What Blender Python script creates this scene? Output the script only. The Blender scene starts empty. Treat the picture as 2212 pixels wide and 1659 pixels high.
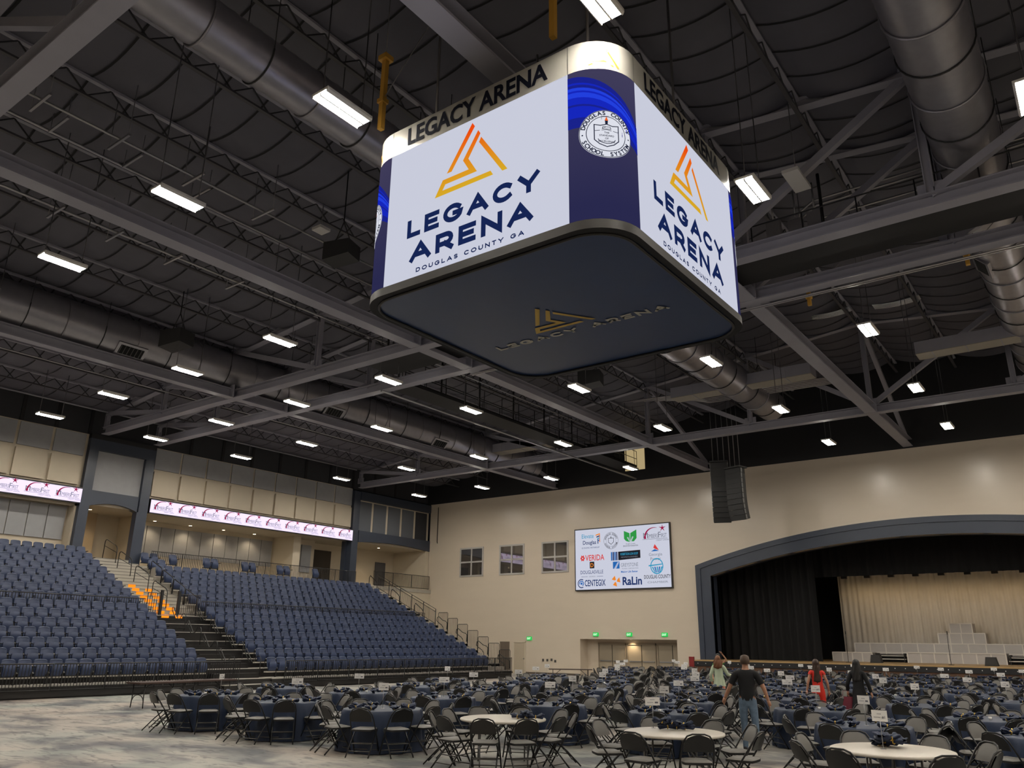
import bpy, bmesh, math, random
from mathutils import Vector, Matrix
R = random.Random(7)
SC = bpy.context.scene
COL = SC.collection
PI = math.pi
# ---------------------------------------------------------------- camera, world, exposure
FPX, YAW, PITCH, ROLL, EYE = 1711.913, math.radians(36.76158), math.radians(18.05584), math.radians(0.691356), 2.05
f_ = Vector((-math.sin(YAW)*math.cos(PITCH), math.cos(YAW)*math.cos(PITCH), math.sin(PITCH)))
r_ = Vector((math.cos(YAW), math.sin(YAW), 0)); u_ = r_.cross(f_)
r2 = math.cos(ROLL)*r_ + math.sin(ROLL)*u_; u2 = -math.sin(ROLL)*r_ + math.cos(ROLL)*u_
cam = bpy.data.cameras.new('camera'); cam.sensor_width = 36; cam.sensor_fit = 'HORIZONTAL'; cam.lens = FPX/2212*36
cam.clip_start = .1; cam.clip_end = 300
co = bpy.data.objects.new('camera', cam); COL.objects.link(co)
M = Matrix((r2, u2, -f_)).transposed().to_4x4(); M.translation = Vector((0, 0, EYE)); co.matrix_world = M
SC.camera = co
W = bpy.data.worlds.new('world'); SC.world = W; W.use_nodes = True
W.node_tree.nodes['Background'].inputs[0].default_value = (.5, .5, .6, 1)
W.node_tree.nodes['Background'].inputs[1].default_value = .004
SC.view_settings.view_transform = 'Standard'; SC.view_settings.look = 'None'
SC.view_settings.exposure = 0.0; SC.view_settings.gamma = 1; SC.view_settings.use_curve_mapping = False
LAMP = 165.0          # brightness of the hanging high-bay lenses

# ---------------------------------------------------------------- materials
MATS = {}
def mat(name, col, rough=.6, metal=0, var=0, scale=3, bump=0, bscale=40, emit=None, estr=1, spec=.5, stretch=(1,1,1), detail=4):
    if name in MATS: return MATS[name]
    m = bpy.data.materials.new(name); m.use_nodes = True; MATS[name] = m
    nt = m.node_tree; b = nt.nodes['Principled BSDF']
    b.inputs['Base Color'].default_value = (*col, 1); b.inputs['Roughness'].default_value = rough
    b.inputs['Metallic'].default_value = metal; b.inputs['Specular IOR Level'].default_value = spec
    if emit: b.inputs['Emission Color'].default_value = (*emit, 1); b.inputs['Emission Strength'].default_value = estr
    if var or bump:
        tc = nt.nodes.new('ShaderNodeTexCoord'); mp = nt.nodes.new('ShaderNodeMapping'); mp.inputs['Scale'].default_value = stretch
        nt.links.new(tc.outputs['Object'], mp.inputs['Vector'])
    if var:
        n = nt.nodes.new('ShaderNodeTexNoise'); n.inputs['Scale'].default_value = scale; n.inputs['Detail'].default_value = detail
        nt.links.new(mp.outputs[0], n.inputs['Vector'])
        mx = nt.nodes.new('ShaderNodeMix'); mx.data_type = 'RGBA'
        mx.inputs[6].default_value = (*[c*(1-var) for c in col], 1); mx.inputs[7].default_value = (*[min(1, c*(1+var)) for c in col], 1)
        nt.links.new(n.outputs[0], mx.inputs[0]); nt.links.new(mx.outputs[2], b.inputs['Base Color'])
    if bump:
        n2 = nt.nodes.new('ShaderNodeTexNoise'); n2.inputs['Scale'].default_value = bscale
        nt.links.new(mp.outputs[0], n2.inputs['Vector'])
        bp = nt.nodes.new('ShaderNodeBump'); bp.inputs['Strength'].default_value = bump; bp.inputs['Distance'].default_value = .02
        nt.links.new(n2.outputs[0], bp.inputs['Height']); nt.links.new(bp.outputs[0], b.inputs['Normal'])
    return m
def glow(name, col, s=1.0):
    if name in MATS: return MATS[name]
    m = bpy.data.materials.new(name); m.use_nodes = True; MATS[name] = m
    nt = m.node_tree; nt.nodes.clear(); e = nt.nodes.new('ShaderNodeEmission'); o = nt.nodes.new('ShaderNodeOutputMaterial')
    e.inputs[0].default_value = (*col, 1); e.inputs[1].default_value = s; nt.links.new(e.outputs[0], o.inputs[0])
    return m
def led_glow(name, lo, hi, s, axis=2, a=0, b=1):
    """emitting screen colour that runs from lo to hi along one object axis (a graphic on an LED wall)"""
    if name in MATS: return MATS[name]
    m = glow(name, lo, s); nt = m.node_tree; e = [n for n in nt.nodes if n.type == 'EMISSION'][0]
    tc = nt.nodes.new('ShaderNodeTexCoord'); sp = nt.nodes.new('ShaderNodeSeparateXYZ'); mr = nt.nodes.new('ShaderNodeMapRange')
    nt.links.new(tc.outputs['Object'], sp.inputs[0]); nt.links.new(sp.outputs[axis], mr.inputs[0])
    mr.inputs[1].default_value = a; mr.inputs[2].default_value = b
    mx = nt.nodes.new('ShaderNodeMix'); mx.data_type = 'RGBA'; mx.inputs[6].default_value = (*lo, 1); mx.inputs[7].default_value = (*hi, 1)
    nt.links.new(mr.outputs[0], mx.inputs[0]); nt.links.new(mx.outputs[2], e.inputs[0])
    return m

steel = mat('grey_painted_steel', (.30, .295, .345), .5, 0, .1, 1.5)
black = mat('black_paint', (.012, .012, .014), .75, 0, .2, 1)
blackmetal = mat('black_metal', (.014, .013, .013), .4)
railblack = mat('rail_black', (.012, .012, .013), .45)
cream = mat('cream_block_wall', (.63, .545, .44), .27, 0, .035, .6, .06, 9, stretch=(1, 1, 4), spec=.5)
creamflat = mat('cream_panel', (.60, .525, .41), .7, 0, .04, 2)
navy = mat('navy_paint', (.035, .045, .07), .38, 0, .06, 2, .05, 20)
greypanel = mat('grey_acoustic_panel', (.34, .345, .36), .85, 0, .08, 3, .1, 60)
darkpanel = mat('dark_acoustic_panel', (.035, .036, .042), .85, 0, .1, 3)
roofm = mat('black_roof_blanket', (.10, .098, .122), .62, 0, .15, 1.2)
seam = mat('black_seam_tape', (.008, .008, .009), .8)
seatblue = mat('navy_seat_plastic', (.030, .046, .105), .42, 0, .08, 4)
seatlip = mat('navy_seat_lip', (.06, .08, .145), .35)
deckm = mat('pale_deck_board', (.36, .34, .31), .55, 0, .12, 3)
concrete = mat('concrete', (.40, .37, .32), .7, 0, .12, 2)
vinyl = mat('grey_chair_vinyl', (.14, .132, .12), .5, 0, .1, 6)
chairblack = mat('black_chair_metal', (.012, .012, .013), .33)
chairbar = mat('shiny_chair_bar', (.10, .095, .09), .4, .6)  # paler than the frame: the crossbars' shine is put into the colour
rubber = mat('rubber_foot', (.01, .01, .01), .8)
linen = mat('navy_satin_linen', (.010, .023, .060), .5, 0, .12, 5, .1, 50)
napk = mat('navy_napkin_cloth', (.011, .021, .058), .6, 0, .2, 9)
gold = mat('gold_ring_metal', (.75, .48, .10), .3, .85)
white = mat('white_card', (.80, .78, .76), .6)
ink = mat('grey_ink', (.12, .12, .14), .7)
tabletop = mat('white_laminate', (.62, .57, .50), .35, 0, .03, 5)
brownlam = mat('brown_laminate', (.05, .028, .022), .35, 0, .15, 4)
galv = mat('galvanised_duct', (.34, .33, .36), .36, .72, .12, 4)
galvdark = mat('duct_strap', (.02, .02, .02), .6)
yellow = mat('yellow_hoist_paint', (.62, .34, .05), .45)
wire = mat('hanger_wire', (.22, .21, .22), .45, .6)
conduit = mat('conduit_metal', (.42, .41, .42), .35, .8)
lens = glow('high_bay_lens', (1, .935, .82), LAMP)
wood = mat('stage_floor_wood', (.42, .27, .12), .45, 0, .15, 2, stretch=(1, 8, 1))
woodface = mat('stage_face_wood', (.13, .065, .035), .5, 0, .2, 2, stretch=(1, 1, 6))
drape = mat('black_velour', (.006, .006, .007), .95, 0, .3, 2)
paledrape = mat('pale_sheer_curtain', (.56, .53, .49), .9, 0, .06, 3)
risercream = mat('riser_panel_cloth', (.47, .44, .42), .8, 0, .05, 4)
risertrim = mat('riser_trim_white', (.66, .62, .56), .5)
skin = mat('skin', (.52, .27, .17), .5)
denim = mat('washed_denim', (.13, .19, .27), .85, 0, .45, 14)
blackcloth = mat('black_cotton', (.008, .008, .01), .85)
mint = mat('pale_mint_linen', (.52, .60, .44), .8, 0, .08, 9)
salmon = mat('salmon_print_cotton', (.62, .22, .15), .8, 0, .35, 25)
redcloth = mat('red_crepe', (.70, .025, .012), .65, 0, .08, 6)
greencloth = mat('green_satin', (.03, .30, .06), .5)
auburn = mat('auburn_hair', (.16, .06, .022), .55, 0, .35, 30)
brownhair = mat('brown_hair', (.065, .035, .02), .6, 0, .3, 30)
blackhair = mat('black_hair', (.008, .007, .007), .5)
screenw = glow('led_white', (.58, .60, .71), 1.0)
screenp = glow('led_pink_white', (.88, .76, .98), 1.15)
lednavy = glow('led_navy', (.008, .018, .085), 1.0)

def floor_mat():
    m = bpy.data.materials.new('mottled_floor_cover'); m.use_nodes = True; nt = m.node_tree; b = nt.nodes['Principled BSDF']
    tc = nt.nodes.new('ShaderNodeTexCoord')
    def nz(sc, stretch, det=5, dist=.6):
        mp = nt.nodes.new('ShaderNodeMapping'); mp.inputs['Scale'].default_value = stretch; mp.inputs['Rotation'].default_value = (0, 0, .62)
        n = nt.nodes.new('ShaderNodeTexNoise'); n.inputs['Scale'].default_value = sc; n.inputs['Detail'].default_value = det; n.inputs['Distortion'].default_value = dist
        nt.links.new(tc.outputs['Object'], mp.inputs[0]); nt.links.new(mp.outputs[0], n.inputs['Vector']); return n
    def ramp(n, stops):
        r = nt.nodes.new('ShaderNodeValToRGB'); e = r.color_ramp.elements
        while len(e) < len(stops): e.new(.5)
        for i, (p, c) in enumerate(stops): e[i].position = p; e[i].color = (*c, 1)
        nt.links.new(n.outputs[0], r.inputs[0]); return r
    a = ramp(nz(.55, (1, 1.5, 1), 7), [(.36, (.11, .112, .122)), (.46, (.24, .23, .215)), (.56, (.37, .345, .305)), (.75, (.44, .405, .35))])
    t = ramp(nz(.35, (1, 1, 1), 3), [(.3, (.80, .93, .95)), (.5, (1, 1, 1)), (.72, (1.0, .90, .86))])
    s = ramp(nz(1.6, (1, 3.2, 1), 8, 1.2), [(.36, (.48, .49, .52)), (.47, (1, 1, 1))])
    prev = a.outputs[0]
    for q in (t, s):
        mx = nt.nodes.new('ShaderNodeMix'); mx.data_type = 'RGBA'; mx.blend_type = 'MULTIPLY'; mx.inputs[0].default_value = 1
        nt.links.new(prev, mx.inputs[6]); nt.links.new(q.outputs[0], mx.inputs[7]); prev = mx.outputs[2]
    nt.links.new(prev, b.inputs['Base Color']); b.inputs['Roughness'].default_value = .5; b.inputs['Specular IOR Level'].default_value = .3
    return m
floorm = floor_mat()

# ---------------------------------------------------------------- mesh building
V = Vector
class MB:
    def __init__(s): s.v = []; s.f = []; s.m = []; s.s = []
    def add(s, vs, fs, m=0, sm=False):
        b = len(s.v); s.v += [tuple(p) for p in vs]
        for f in fs: s.f.append([b+i for i in f]); s.m.append(m); s.s.append(sm)
        return s
    def box(s, x0, x1, y0, y1, z0, z1, m=0):
        vs = [(x, y, z) for z in (z0, z1) for y in (y0, y1) for x in (x0, x1)]
        return s.add(vs, [(0,2,3,1), (4,5,7,6), (0,1,5,4), (2,6,7,3), (0,4,6,2), (1,3,7,5)], m)
    def beam(s, p, q, w, h, m=0, up=(0,0,1)):
        p = V(p); q = V(q); d = (q-p).normalized(); a = d.cross(V(up))
        if a.length < 1e-4: a = d.cross(V((1,0,0)))
        a.normalize(); c = a.cross(d); vs = []
        for o in (p, q):
            for i, j in ((-1,-1), (1,-1), (1,1), (-1,1)): vs.append(o + a*(i*w/2) + c*(j*h/2))
        return s.add(vs, [(0,1,2,3), (7,6,5,4), (0,4,5,1), (1,5,6,2), (2,6,7,3), (3,7,4,0)], m)
    def ibeam(s, p, q, w, h, t=.03, m=0):
        p = V(p); q = V(q); d = (q-p).normalized(); c = d.cross(V((0,0,1))).normalized().cross(d)
        s.beam(p-c*(h/2-t/2), q-c*(h/2-t/2), w, t, m); s.beam(p+c*(h/2-t/2), q+c*(h/2-t/2), w, t, m); return s.beam(p, q, t, h-2*t, m)
    def tube(s, pts, r, n=6, m=0, closed=False, sm=True):
        pts = [V(p) for p in pts]; N = len(pts); vs = []; ref = None
        for i, p in enumerate(pts):
            a = pts[(i-1) % N] if (closed or i) else p; b = pts[(i+1) % N] if (closed or i < N-1) else p
            d = (b-a).normalized()
            if ref is None: ref = d.cross(V((0,0,1)) if abs(d.z) < .9 else V((1,0,0))).normalized()
            ref = (ref - d*ref.dot(d)).normalized(); c = d.cross(ref)
            rr = r[i] if isinstance(r, (list, tuple)) else r
            for k in range(n):
                t = 2*PI*k/n; vs.append(p + ref*(rr*math.cos(t)) + c*(rr*math.sin(t)))
        fs = []
        for i in range(N if closed else N-1):
            for k in range(n):
                a = i*n+k; b = i*n+(k+1) % n; j = (i+1) % N; fs.append((a, b, j*n+(k+1) % n, j*n+k))
        s.add(vs, fs, m, sm)
        if not closed: s.f.append([len(s.v)-len(vs)+k for k in range(n)][::-1]); s.m.append(m); s.s.append(False); s.f.append([len(s.v)-n+k for k in range(n)]); s.m.append(m); s.s.append(False)
        return s
    def poly(s, pts, m=0): return s.add(pts, [list(range(len(pts)))], m)
    def prism(s, pts, fr, d, m=0, ms=None):
        n = len(pts); a = [fr(x, y, 0) for x, y in pts]; b = [fr(x, y, d) for x, y in pts]
        s.add(a+b, [list(range(n))[::-1], list(range(n, 2*n))], m)
        return s.add(a+b, [(i, (i+1) % n, n+(i+1) % n, n+i) for i in range(n)], m if ms is None else ms)
    def grid(s, fn, nu, nv, m=0, sm=True, wrap=False):
        vs = [fn(i/nu, j/nv) for j in range(nv+1) for i in range(nu+(0 if wrap else 1))]; w = nu+(0 if wrap else 1)
        fs = [(j*w+i, j*w+(i+1) % w, (j+1)*w+(i+1) % w, (j+1)*w+i) for j in range(nv) for i in range(nu)]
        return s.add(vs, fs, m, sm)
    def lathe(s, prof, c, n=24, m=0, sm=True):
        return s.grid(lambda u, v: _lp(prof, c, u, v), n, len(prof)-1, m, sm, True)
    def sphere(s, c, r, n=12, m=0, sq=(1,1,1)):
        return s.grid(lambda u, v: (c[0]+r*sq[0]*math.sin(PI*v)*math.cos(2*PI*u), c[1]+r*sq[1]*math.sin(PI*v)*math.sin(2*PI*u), c[2]-r*sq[2]*math.cos(PI*v)), n, n//2, m, True, True)
    def text(s, st, x, y, h, fr, m=0, al='C', bold=0, w=None, sp=1.0, z=0):
        vs, fs, bb = glyphs(st, bold, sp); k = h/.73; sx = k if w is None else w/(bb[1]-bb[0])
        ox = {'C': -(bb[0]+bb[1])/2, 'L': -bb[0], 'R': -bb[1]}[al]
        return s.add([fr(x+(a+ox)*sx, y+b*k, z) for a, b in vs], fs, m)
    def stroke(s, st, x0, x1, y, h, t, fr, m=0, gap=.28, z=0):
        """geometric sans capitals drawn from strokes, spread over x0..x1, cap height h, stroke t"""
        ws = [(.55 if c == ' ' else GL[c][0]) for c in st]; tot = sum(ws)+gap*(len(st)-1); k = (x1-x0)/tot; x = x0
        for c, wd in zip(st, ws):
            if c != ' ':
                for pl in GL[c][1]:
                    cl = pl[0] == pl[-1] and len(pl) > 4
                    pts = [(x+(t/2)+(p[0]/GL[c][2])*(wd*k-t), y+t/2+p[1]*(h-t)) for p in (pl[:-1] if cl else pl)]
                    s.ribbon(pts, t, fr, m, cl, z)
            x += (wd+gap)*k
        return s
    def ribbon(s, pts, t, fr, m=0, closed=False, z=0):
        P = [V((a, b, 0)) for a, b in pts]; n = len(P); L = []; Rr = []
        for i in range(n):
            a = P[(i-1) % n] if (closed or i) else None; b = P[(i+1) % n] if (closed or i < n-1) else None
            d0 = (P[i]-a).normalized() if a else (b-P[i]).normalized(); d1 = (b-P[i]).normalized() if b else d0
            n0 = V((-d0.y, d0.x, 0)); n1 = V((-d1.y, d1.x, 0)); mm = n0+n1
            mm = mm.normalized() if mm.length > .05 else n0
            k = min(t/2/max(.3, mm.dot(n0)), t*1.2); p = P[i].copy()
            if not closed and not a: p -= d1*t/2
            if not closed and not b: p += d0*t/2
            L.append(p+mm*k); Rr.append(p-mm*k)
        vs = [fr(p.x, p.y, z) for p in L+Rr]
        return s.add(vs, [(i, (i+1) % n, n+(i+1) % n, n+i) for i in range(n if closed else n-1)], m)
    def build(s, name, mats, parent=None, loc=None):
        if not isinstance(mats, (list, tuple)): mats = [mats]
        me = bpy.data.meshes.new(name); o0 = V(loc) if loc else V((0,0,0))
        me.from_pydata([tuple(V(p)-o0) for p in s.v] if loc else s.v, [], s.f)
        for x in mats: me.materials.append(x)
        me.polygons.foreach_set('material_index', s.m); me.polygons.foreach_set('use_smooth', s.s); me.update()
        o = bpy.data.objects.new(name, me); COL.objects.link(o)
        if loc: o.location = loc
        if parent: o.parent = parent
        return o
def _lp(prof, c, u, v):
    r, z = prof[min(len(prof)-1, int(round(v*(len(prof)-1))))]; return (c[0]+r*math.cos(2*PI*u), c[1]+r*math.sin(2*PI*u), c[2]+z)
_TX = {}
def glyphs(st, bold, sp):
    k = (st, bold, sp)
    if k not in _TX:
        c = bpy.data.curves.new('lettering', 'FONT'); c.body = st; c.size = 1; c.offset = bold; c.space_character = sp; c.resolution_u = 3; c.fill_mode = 'FRONT'
        o = bpy.data.objects.new('lettering', c); COL.objects.link(o)
        me = bpy.data.meshes.new_from_object(o.evaluated_get(bpy.context.evaluated_depsgraph_get()))
        vs = [(v.co.x, v.co.y) for v in me.vertices]; fs = [list(p.vertices) for p in me.polygons]
        bpy.data.objects.remove(o); bpy.data.curves.remove(c); bpy.data.meshes.remove(me)
        _TX[k] = (vs, fs, (min(v[0] for v in vs), max(v[0] for v in vs)))
    return _TX[k]
def arc(cx, cy, rx, ry, a0, a1, n=14): return [(cx+rx*math.cos(math.radians(a0+(a1-a0)*i/n)), cy+ry*math.sin(math.radians(a0+(a1-a0)*i/n))) for i in range(n+1)]
GL = {  # width, strokes in a box GLW wide, 1 high, box width
 'L': (.80, [[(0,1), (0,0), (1,0)]], 1), 'E': (.86, [[(1,1), (0,1), (0,0), (1,0)], [(0,.5), (.85,.5)]], 1),
 'G': (1.12, [arc(.5, .5, .5, .5, 42, 330, 20)+[(.98,.46), (.6,.46)]], 1), 'A': (1.12, [[(0,0), (.5,1), (1,0)], [(.2,.3), (.8,.3)]], 1),
 'C': (1.06, [arc(.53, .5, .53, .5, 45, 315, 18)], 1), 'Y': (1.05, [[(0,1), (.5,.42), (1,1)], [(.5,.42), (.5,0)]], 1),
 'R': (.92, [[(0,0), (0,1), (.55,1)]+arc(.62, .68, .36, .32, 90, -90, 8)+[(0,.36)], [(.55,.36), (1,0)]], 1), 'N': (1.0, [[(0,0), (0,1), (1,0), (1,1)]], 1),
 'D': (1.0, [[(0,0), (0,1), (.5,1)]+arc(.5, .5, .5, .5, 80, -80, 12)+[(.5,0), (0,0)]], 1), 'O': (1.16, [arc(.5, .5, .5, .5, 0, 360, 24)], 1),
 'U': (.96, [[(0,1), (0,.4)]+arc(.5, .4, .5, .4, 180, 360, 10)+[(1,1)]], 1), 'S': (.82, [arc(.5, .75, .48, .25, 30, 270, 10)+arc(.5, .25, .5, .25, 90, -150, 10)], 1),
 'T': (.86, [[(0,1), (1,1)], [(.5,1), (.5,0)]], 1)}
def frame(o, u, v, w):
    o, u, v, w = V(o), V(u), V(v), V(w); return lambda a, b, c=0: o+u*a+v*b+w*c
def tag(o, label, cat, group=None, kind=None):
    o['label'] = label; o['category'] = cat
    if group: o['group'] = group
    if kind: o['kind'] = kind
    return o
def thing(name, label, cat, loc=(0,0,0), rz=0, group=None):
    o = bpy.data.objects.new(name, None); COL.objects.link(o); o.location = loc; o.rotation_euler = (0,0,rz); o.empty_display_size = .1
    return tag(o, label, cat, group)
def struct(mb, name, mats, label, cat): return tag(mb.build(name, mats), label, cat, kind='structure')
KIDS = {}
def kids(o):
    if o.name not in KIDS: KIDS[o.name] = [c for c in COL.objects if c.parent == o]
    return KIDS[o.name]
def dup(root, loc, rz, label, group=None):
    r = root.copy(); COL.objects.link(r); r.location = loc; r.rotation_euler = (0,0,rz); r['label'] = label
    if group: r['group'] = group
    for ch in kids(root):
        c = ch.copy(); COL.objects.link(c); c.parent = r
        for g in kids(ch):
            d = g.copy(); COL.objects.link(d); d.parent = c
    return r
ORD = 'first second third fourth fifth sixth seventh eighth ninth tenth eleventh twelfth thirteenth fourteenth fifteenth sixteenth seventeenth eighteenth nineteenth twentieth'.split()
ORD += ['twenty-'+w for w in ORD[:9]] + ['thirtieth'] + ['thirty-'+w for w in ORD[:9]]
def merged(root_kids, places, name, mats, sc=1.0):
    """one mesh of many copies of the same thing (only for the far ones past the first 300)"""
    mb = MB(); mi = {m.name: i for i, m in enumerate(mats)}
    for (loc, rz) in places:
        T = Matrix.Translation(loc) @ Matrix.Rotation(rz, 4, 'Z') @ Matrix.Scale(sc, 4)
        for o in root_kids:
            me = o.data; b = len(mb.v); mb.v += [tuple(T @ v.co) for v in me.vertices]
            sl = [mi[m.name] for m in me.materials]
            for p in me.polygons: mb.f.append([b+i for i in p.vertices]); mb.m.append(sl[p.material_index]); mb.s.append(p.use_smooth)
    return mb.build(name, mats)

# ---------------------------------------------------------------- the hall
XW, YW, XR, YB = -43.6, 47.6, 27.6, -13.0      # bleacher wall, stage wall, far wall, back wall
CX = -8.0
def roofz(x): return 14.2 + .1*((x-XW) if x < CX else (XR-x))
mb = MB(); mb.box(-47.2, XR+.3, YB-.3, 60, -.2, 0); struct(mb, 'floor', floorm, 'mottled pale grey and beige floor of the hall', 'floor')
# roof: black blanket sagging between the joists, with taped seams
JX = [-43.6+2.967*i for i in range(25)]
mb = MB()
for a, b in zip(JX[:-1], JX[1:]):
    def z_at(t, a=a, b=b): return roofz(a+(b-a)*t) - .12 - .30*4*t*(1-t)
    ys = [YB+1.2*i for i in range(51)]
    for y0, y1 in zip(ys[:-1], ys[1:]):
        mb.grid(lambda u, v: (a+(b-a)*u, y0+(y1-y0)*v, z_at(u)-.035*math.sin(PI*v)), 8, 3, 0)
        mb.grid(lambda u, v: (a+(b-a)*u, y0-.03+.06*v, z_at(u)-.03), 8, 1, 1)
o = struct(mb, 'ceiling', [roofm, seam], 'black quilted roof blanket sagging between joists', 'ceiling')
# roof deck over the blanket
mb = MB(); mb.add([(XW-3.6, YB, roofz(XW)+.3), (CX, YB, roofz(CX)+.3), (XR+.3, YB, roofz(XR)+.3), (XW-3.6, 60, roofz(XW)+.3), (CX, 60, roofz(CX)+.3), (XR+.3, 60, roofz(XR)+.3)], [(0,1,4,3), (1,2,5,4)])
struct(mb, 'ceiling_deck', black, 'dark metal roof deck above the blanket', 'ceiling')

# --- stage-end wall: cream below, black above, cut round the doors, windows and stage arch
AX0, AX1 = -20.05, 4.05                         # clear stage opening
def arch_in(x): return 6.09 + 1.70*(1-((x-CX)/12.05)**2)
def arch_out(x): return 6.75 + 1.98*(1-((x-CX)/13.0)**2)
DX0, DX1, DZ = -29.6, -22.55, 2.32              # door bay
fe = frame((0, YW, 0), (1,0,0), (0,0,1), (0,1,0))
mb = MB(); T = .35
Z1 = 12.57
mb.box(-43.6, DX0, YW, YW+T, 0, Z1); mb.box(DX0, DX1, YW, YW+T, DZ, Z1); mb.box(DX1, AX0, YW, YW+T, 0, Z1); mb.box(AX1, XR, YW, YW+T, 0, Z1)
n = 24; xs = [AX0+(AX1-AX0)*i/n for i in range(n+1)]
for a, b in zip(xs[:-1], xs[1:]): mb.prism([(a, arch_in(a)), (b, arch_in(b)), (b, Z1), (a, Z1)], fe, T)
struct(mb, 'wall_stage', cream, 'cream painted block wall around the stage arch', 'wall')
mb = MB(); n = 20
for i in range(n):
    a = -47.2+(XR+47.2)*i/n; b = -47.2+(XR+47.2)*(i+1)/n; mb.prism([(a, Z1), (b, Z1), (b, roofz(b)+.2), (a, roofz(a)+.2)], fe, T)
struct(mb, 'wall_upper', black, 'black painted band of wall above the cream stage wall', 'wall')
mb = MB(); mb.box(-41.8, DX0, YW-.02, YW+.02, 0, .12); mb.box(DX1, -21, YW-.02, YW+.02, 0, .12); struct(mb, 'baseboard_stage', mat('brown_base', (.10, .075, .055), .6), 'brown rubber base along the stage wall', 'baseboard')
# stage arch surround: two stepped navy rims
def rim(zo, zi, xo, xi, y0, y1):
    mb = MB(); n = 36; P = []; Q = []
    P.append((CX-xo, 0)); Q.append((CX-xi, 0))
    for i in range(n+1):
        t = -1+2*i/n; P.append((CX+t*xo, zo(t))); Q.append((CX+t*xi, zi(t)))
    P.append((CX+xo, 0)); Q.append((CX+xi, 0))
    for i in range(len(P)-1): mb.prism([P[i], P[i+1], Q[i+1], Q[i]], frame((0, y0, 0), (1,0,0), (0,0,1), (0,1,0)), y1-y0)
    return mb
def lerpz(a0, a1): return lambda t: a0+(a1-a0)*(1-t*t)
r = thing('stage_surround', 'navy arched surround framing the stage opening', 'proscenium', (0,0,0))
rim(lerpz(6.75, 8.73), lerpz(6.55, 8.41), 13.0, 12.68, YW-.16, YW+.02).build('outer_rim', navy, r)
rim(lerpz(6.57, 8.43), lerpz(6.09, 7.79), 12.70, 12.05, YW-.10, YW+.9).build('inner_rim', navy, r)
r['kind'] = 'structure'
# windows: four panes of dark glass in pale frames
glassd = mat('dark_window_glass', (.26, .25, .25), .03, .85, 0, spec=.8)
framem = mat('pale_window_frame', (.42, .40, .38), .5)
for i, (x0, x1) in enumerate(((-40.28, -38.1), (-36.46, -34.3), (-32.65, -30.5))):
    z0, z1 = 6.8, 8.86; xm = (x0+x1)/2; zm = (z0+z1)/2; w = .06
    t = thing('window_%d' % (i+1), 'four-pane dark window, %s from the bleachers' % ORD[i], 'window', (xm, YW, zm)); t['kind'] = 'structure'
    m1 = MB(); L = lambda x: x-xm; Zz = lambda z: z-zm
    for xx in (x0, xm, x1): m1.box(L(xx)-w, L(xx)+w, -.05, .02, Zz(z0)-w, Zz(z1)+w)
    for zz in (z0, zm, z1): m1.box(L(x0)-w, L(x1)+w, -.048, .02, Zz(zz)-w, Zz(zz)+w)
    m1.build('window_frame', framem, t)
    MB().box(L(x0), L(x1), -.02, .01, Zz(z0), Zz(z1)).build('window_pane', glassd, t)
# recessed bay with three pairs of doors
mb = MB(); yb = YW+.95
mb.box(DX0-.2, DX1+.2, yb, yb+.2, 0, DZ+.2); mb.box(DX0-.2, DX0, YW+T, yb, 0, DZ); mb.box(DX1, DX1+.2, YW+T, yb, 0, DZ); mb.box(DX0-.2, DX1+.2, YW+T, yb, DZ, DZ+.2)
struct(mb, 'wall_vestibule', cream, 'cream recess in the stage wall holding the doors', 'wall')
downl = []
doorm = mat('tan_door_paint', (.34, .285, .21), .5, 0, .05, 2); doorframe = mat('tan_door_frame', (.27, .22, .16), .45)
barm = mat('steel_panic_bar', (.5, .5, .5), .3, .9); gapm = mat('black_gasket', (.01, .01, .01), .8)
for i in range(3):
    x0 = -28.65+i*2.18; x1 = x0+1.95; xm = (x0+x1)/2
    t = thing('door_%d' % (i+1), 'pair of tan doors with push bars, %s from the bleachers' % ORD[i], 'door', (xm, yb, 0)); t['kind'] = 'structure'
    h = 1.98; w = (x1-x0)/2
    MB().box(-w-.07, -w, -.1, .02, 0, h+.07).box(w, w+.07, -.1, .02, 0, h+.07).box(-w-.07, w+.07, -.1, .02, h, h+.13).build('door_frame', doorframe, t)
    for sgn in (-1, 1):
        a, b = sorted((sgn*.02, sgn*w)); d = MB().box(a, b, -.05, .0, .01, h).build('door_leaf', doorm, t)
        MB().box(a+.08, b-.05, -.11, -.05, .93, 1.0).build('push_bar', barm, d)
    MB().box(-.02, .02, -.06, 0, .01, h).build('astragal', gapm, t)
t = thing('door_4', 'single cream door beside the bleachers', 'door', (-34.6, YW, 0)); t['kind'] = 'structure'
MB().box(-.46, .46, -.03, .02, 0, 2.05).build('door_leaf', mat('cream_door', (.47, .40, .30), .4), t)
MB().box(-.54, -.46, -.06, .02, 0, 2.12).box(.46, .54, -.06, .02, 0, 2.12).box(-.54, .54, -.06, .02, 2.05, 2.12).build('door_frame', creamflat, t)
MB().box(.34, .42, -.08, -.03, .95, 1.02).build('door_handle', barm, t)
mb = MB(); mb.box(-36.35, -35.5, YW-.02, YW, 0, 2.1); struct(mb, 'door_5', mat('shadowed_doorway', (.13, .10, .075), .8), 'shadowed doorway behind the bleacher end rails', 'door')  # flat brown sheet, the doorway's shade painted into its colour
# catwalk doorway high on the wall
t = thing('door_6', 'lit cream doorway high on the black wall at the catwalk', 'door', (-24.9, YW, 13.0)); t['kind'] = 'structure'
MB().box(-.85, .65, -.03, 0, .3, 2.05).build('doorway', glow('lit_doorway', (.75, .58, .30), .55), t)
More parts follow.
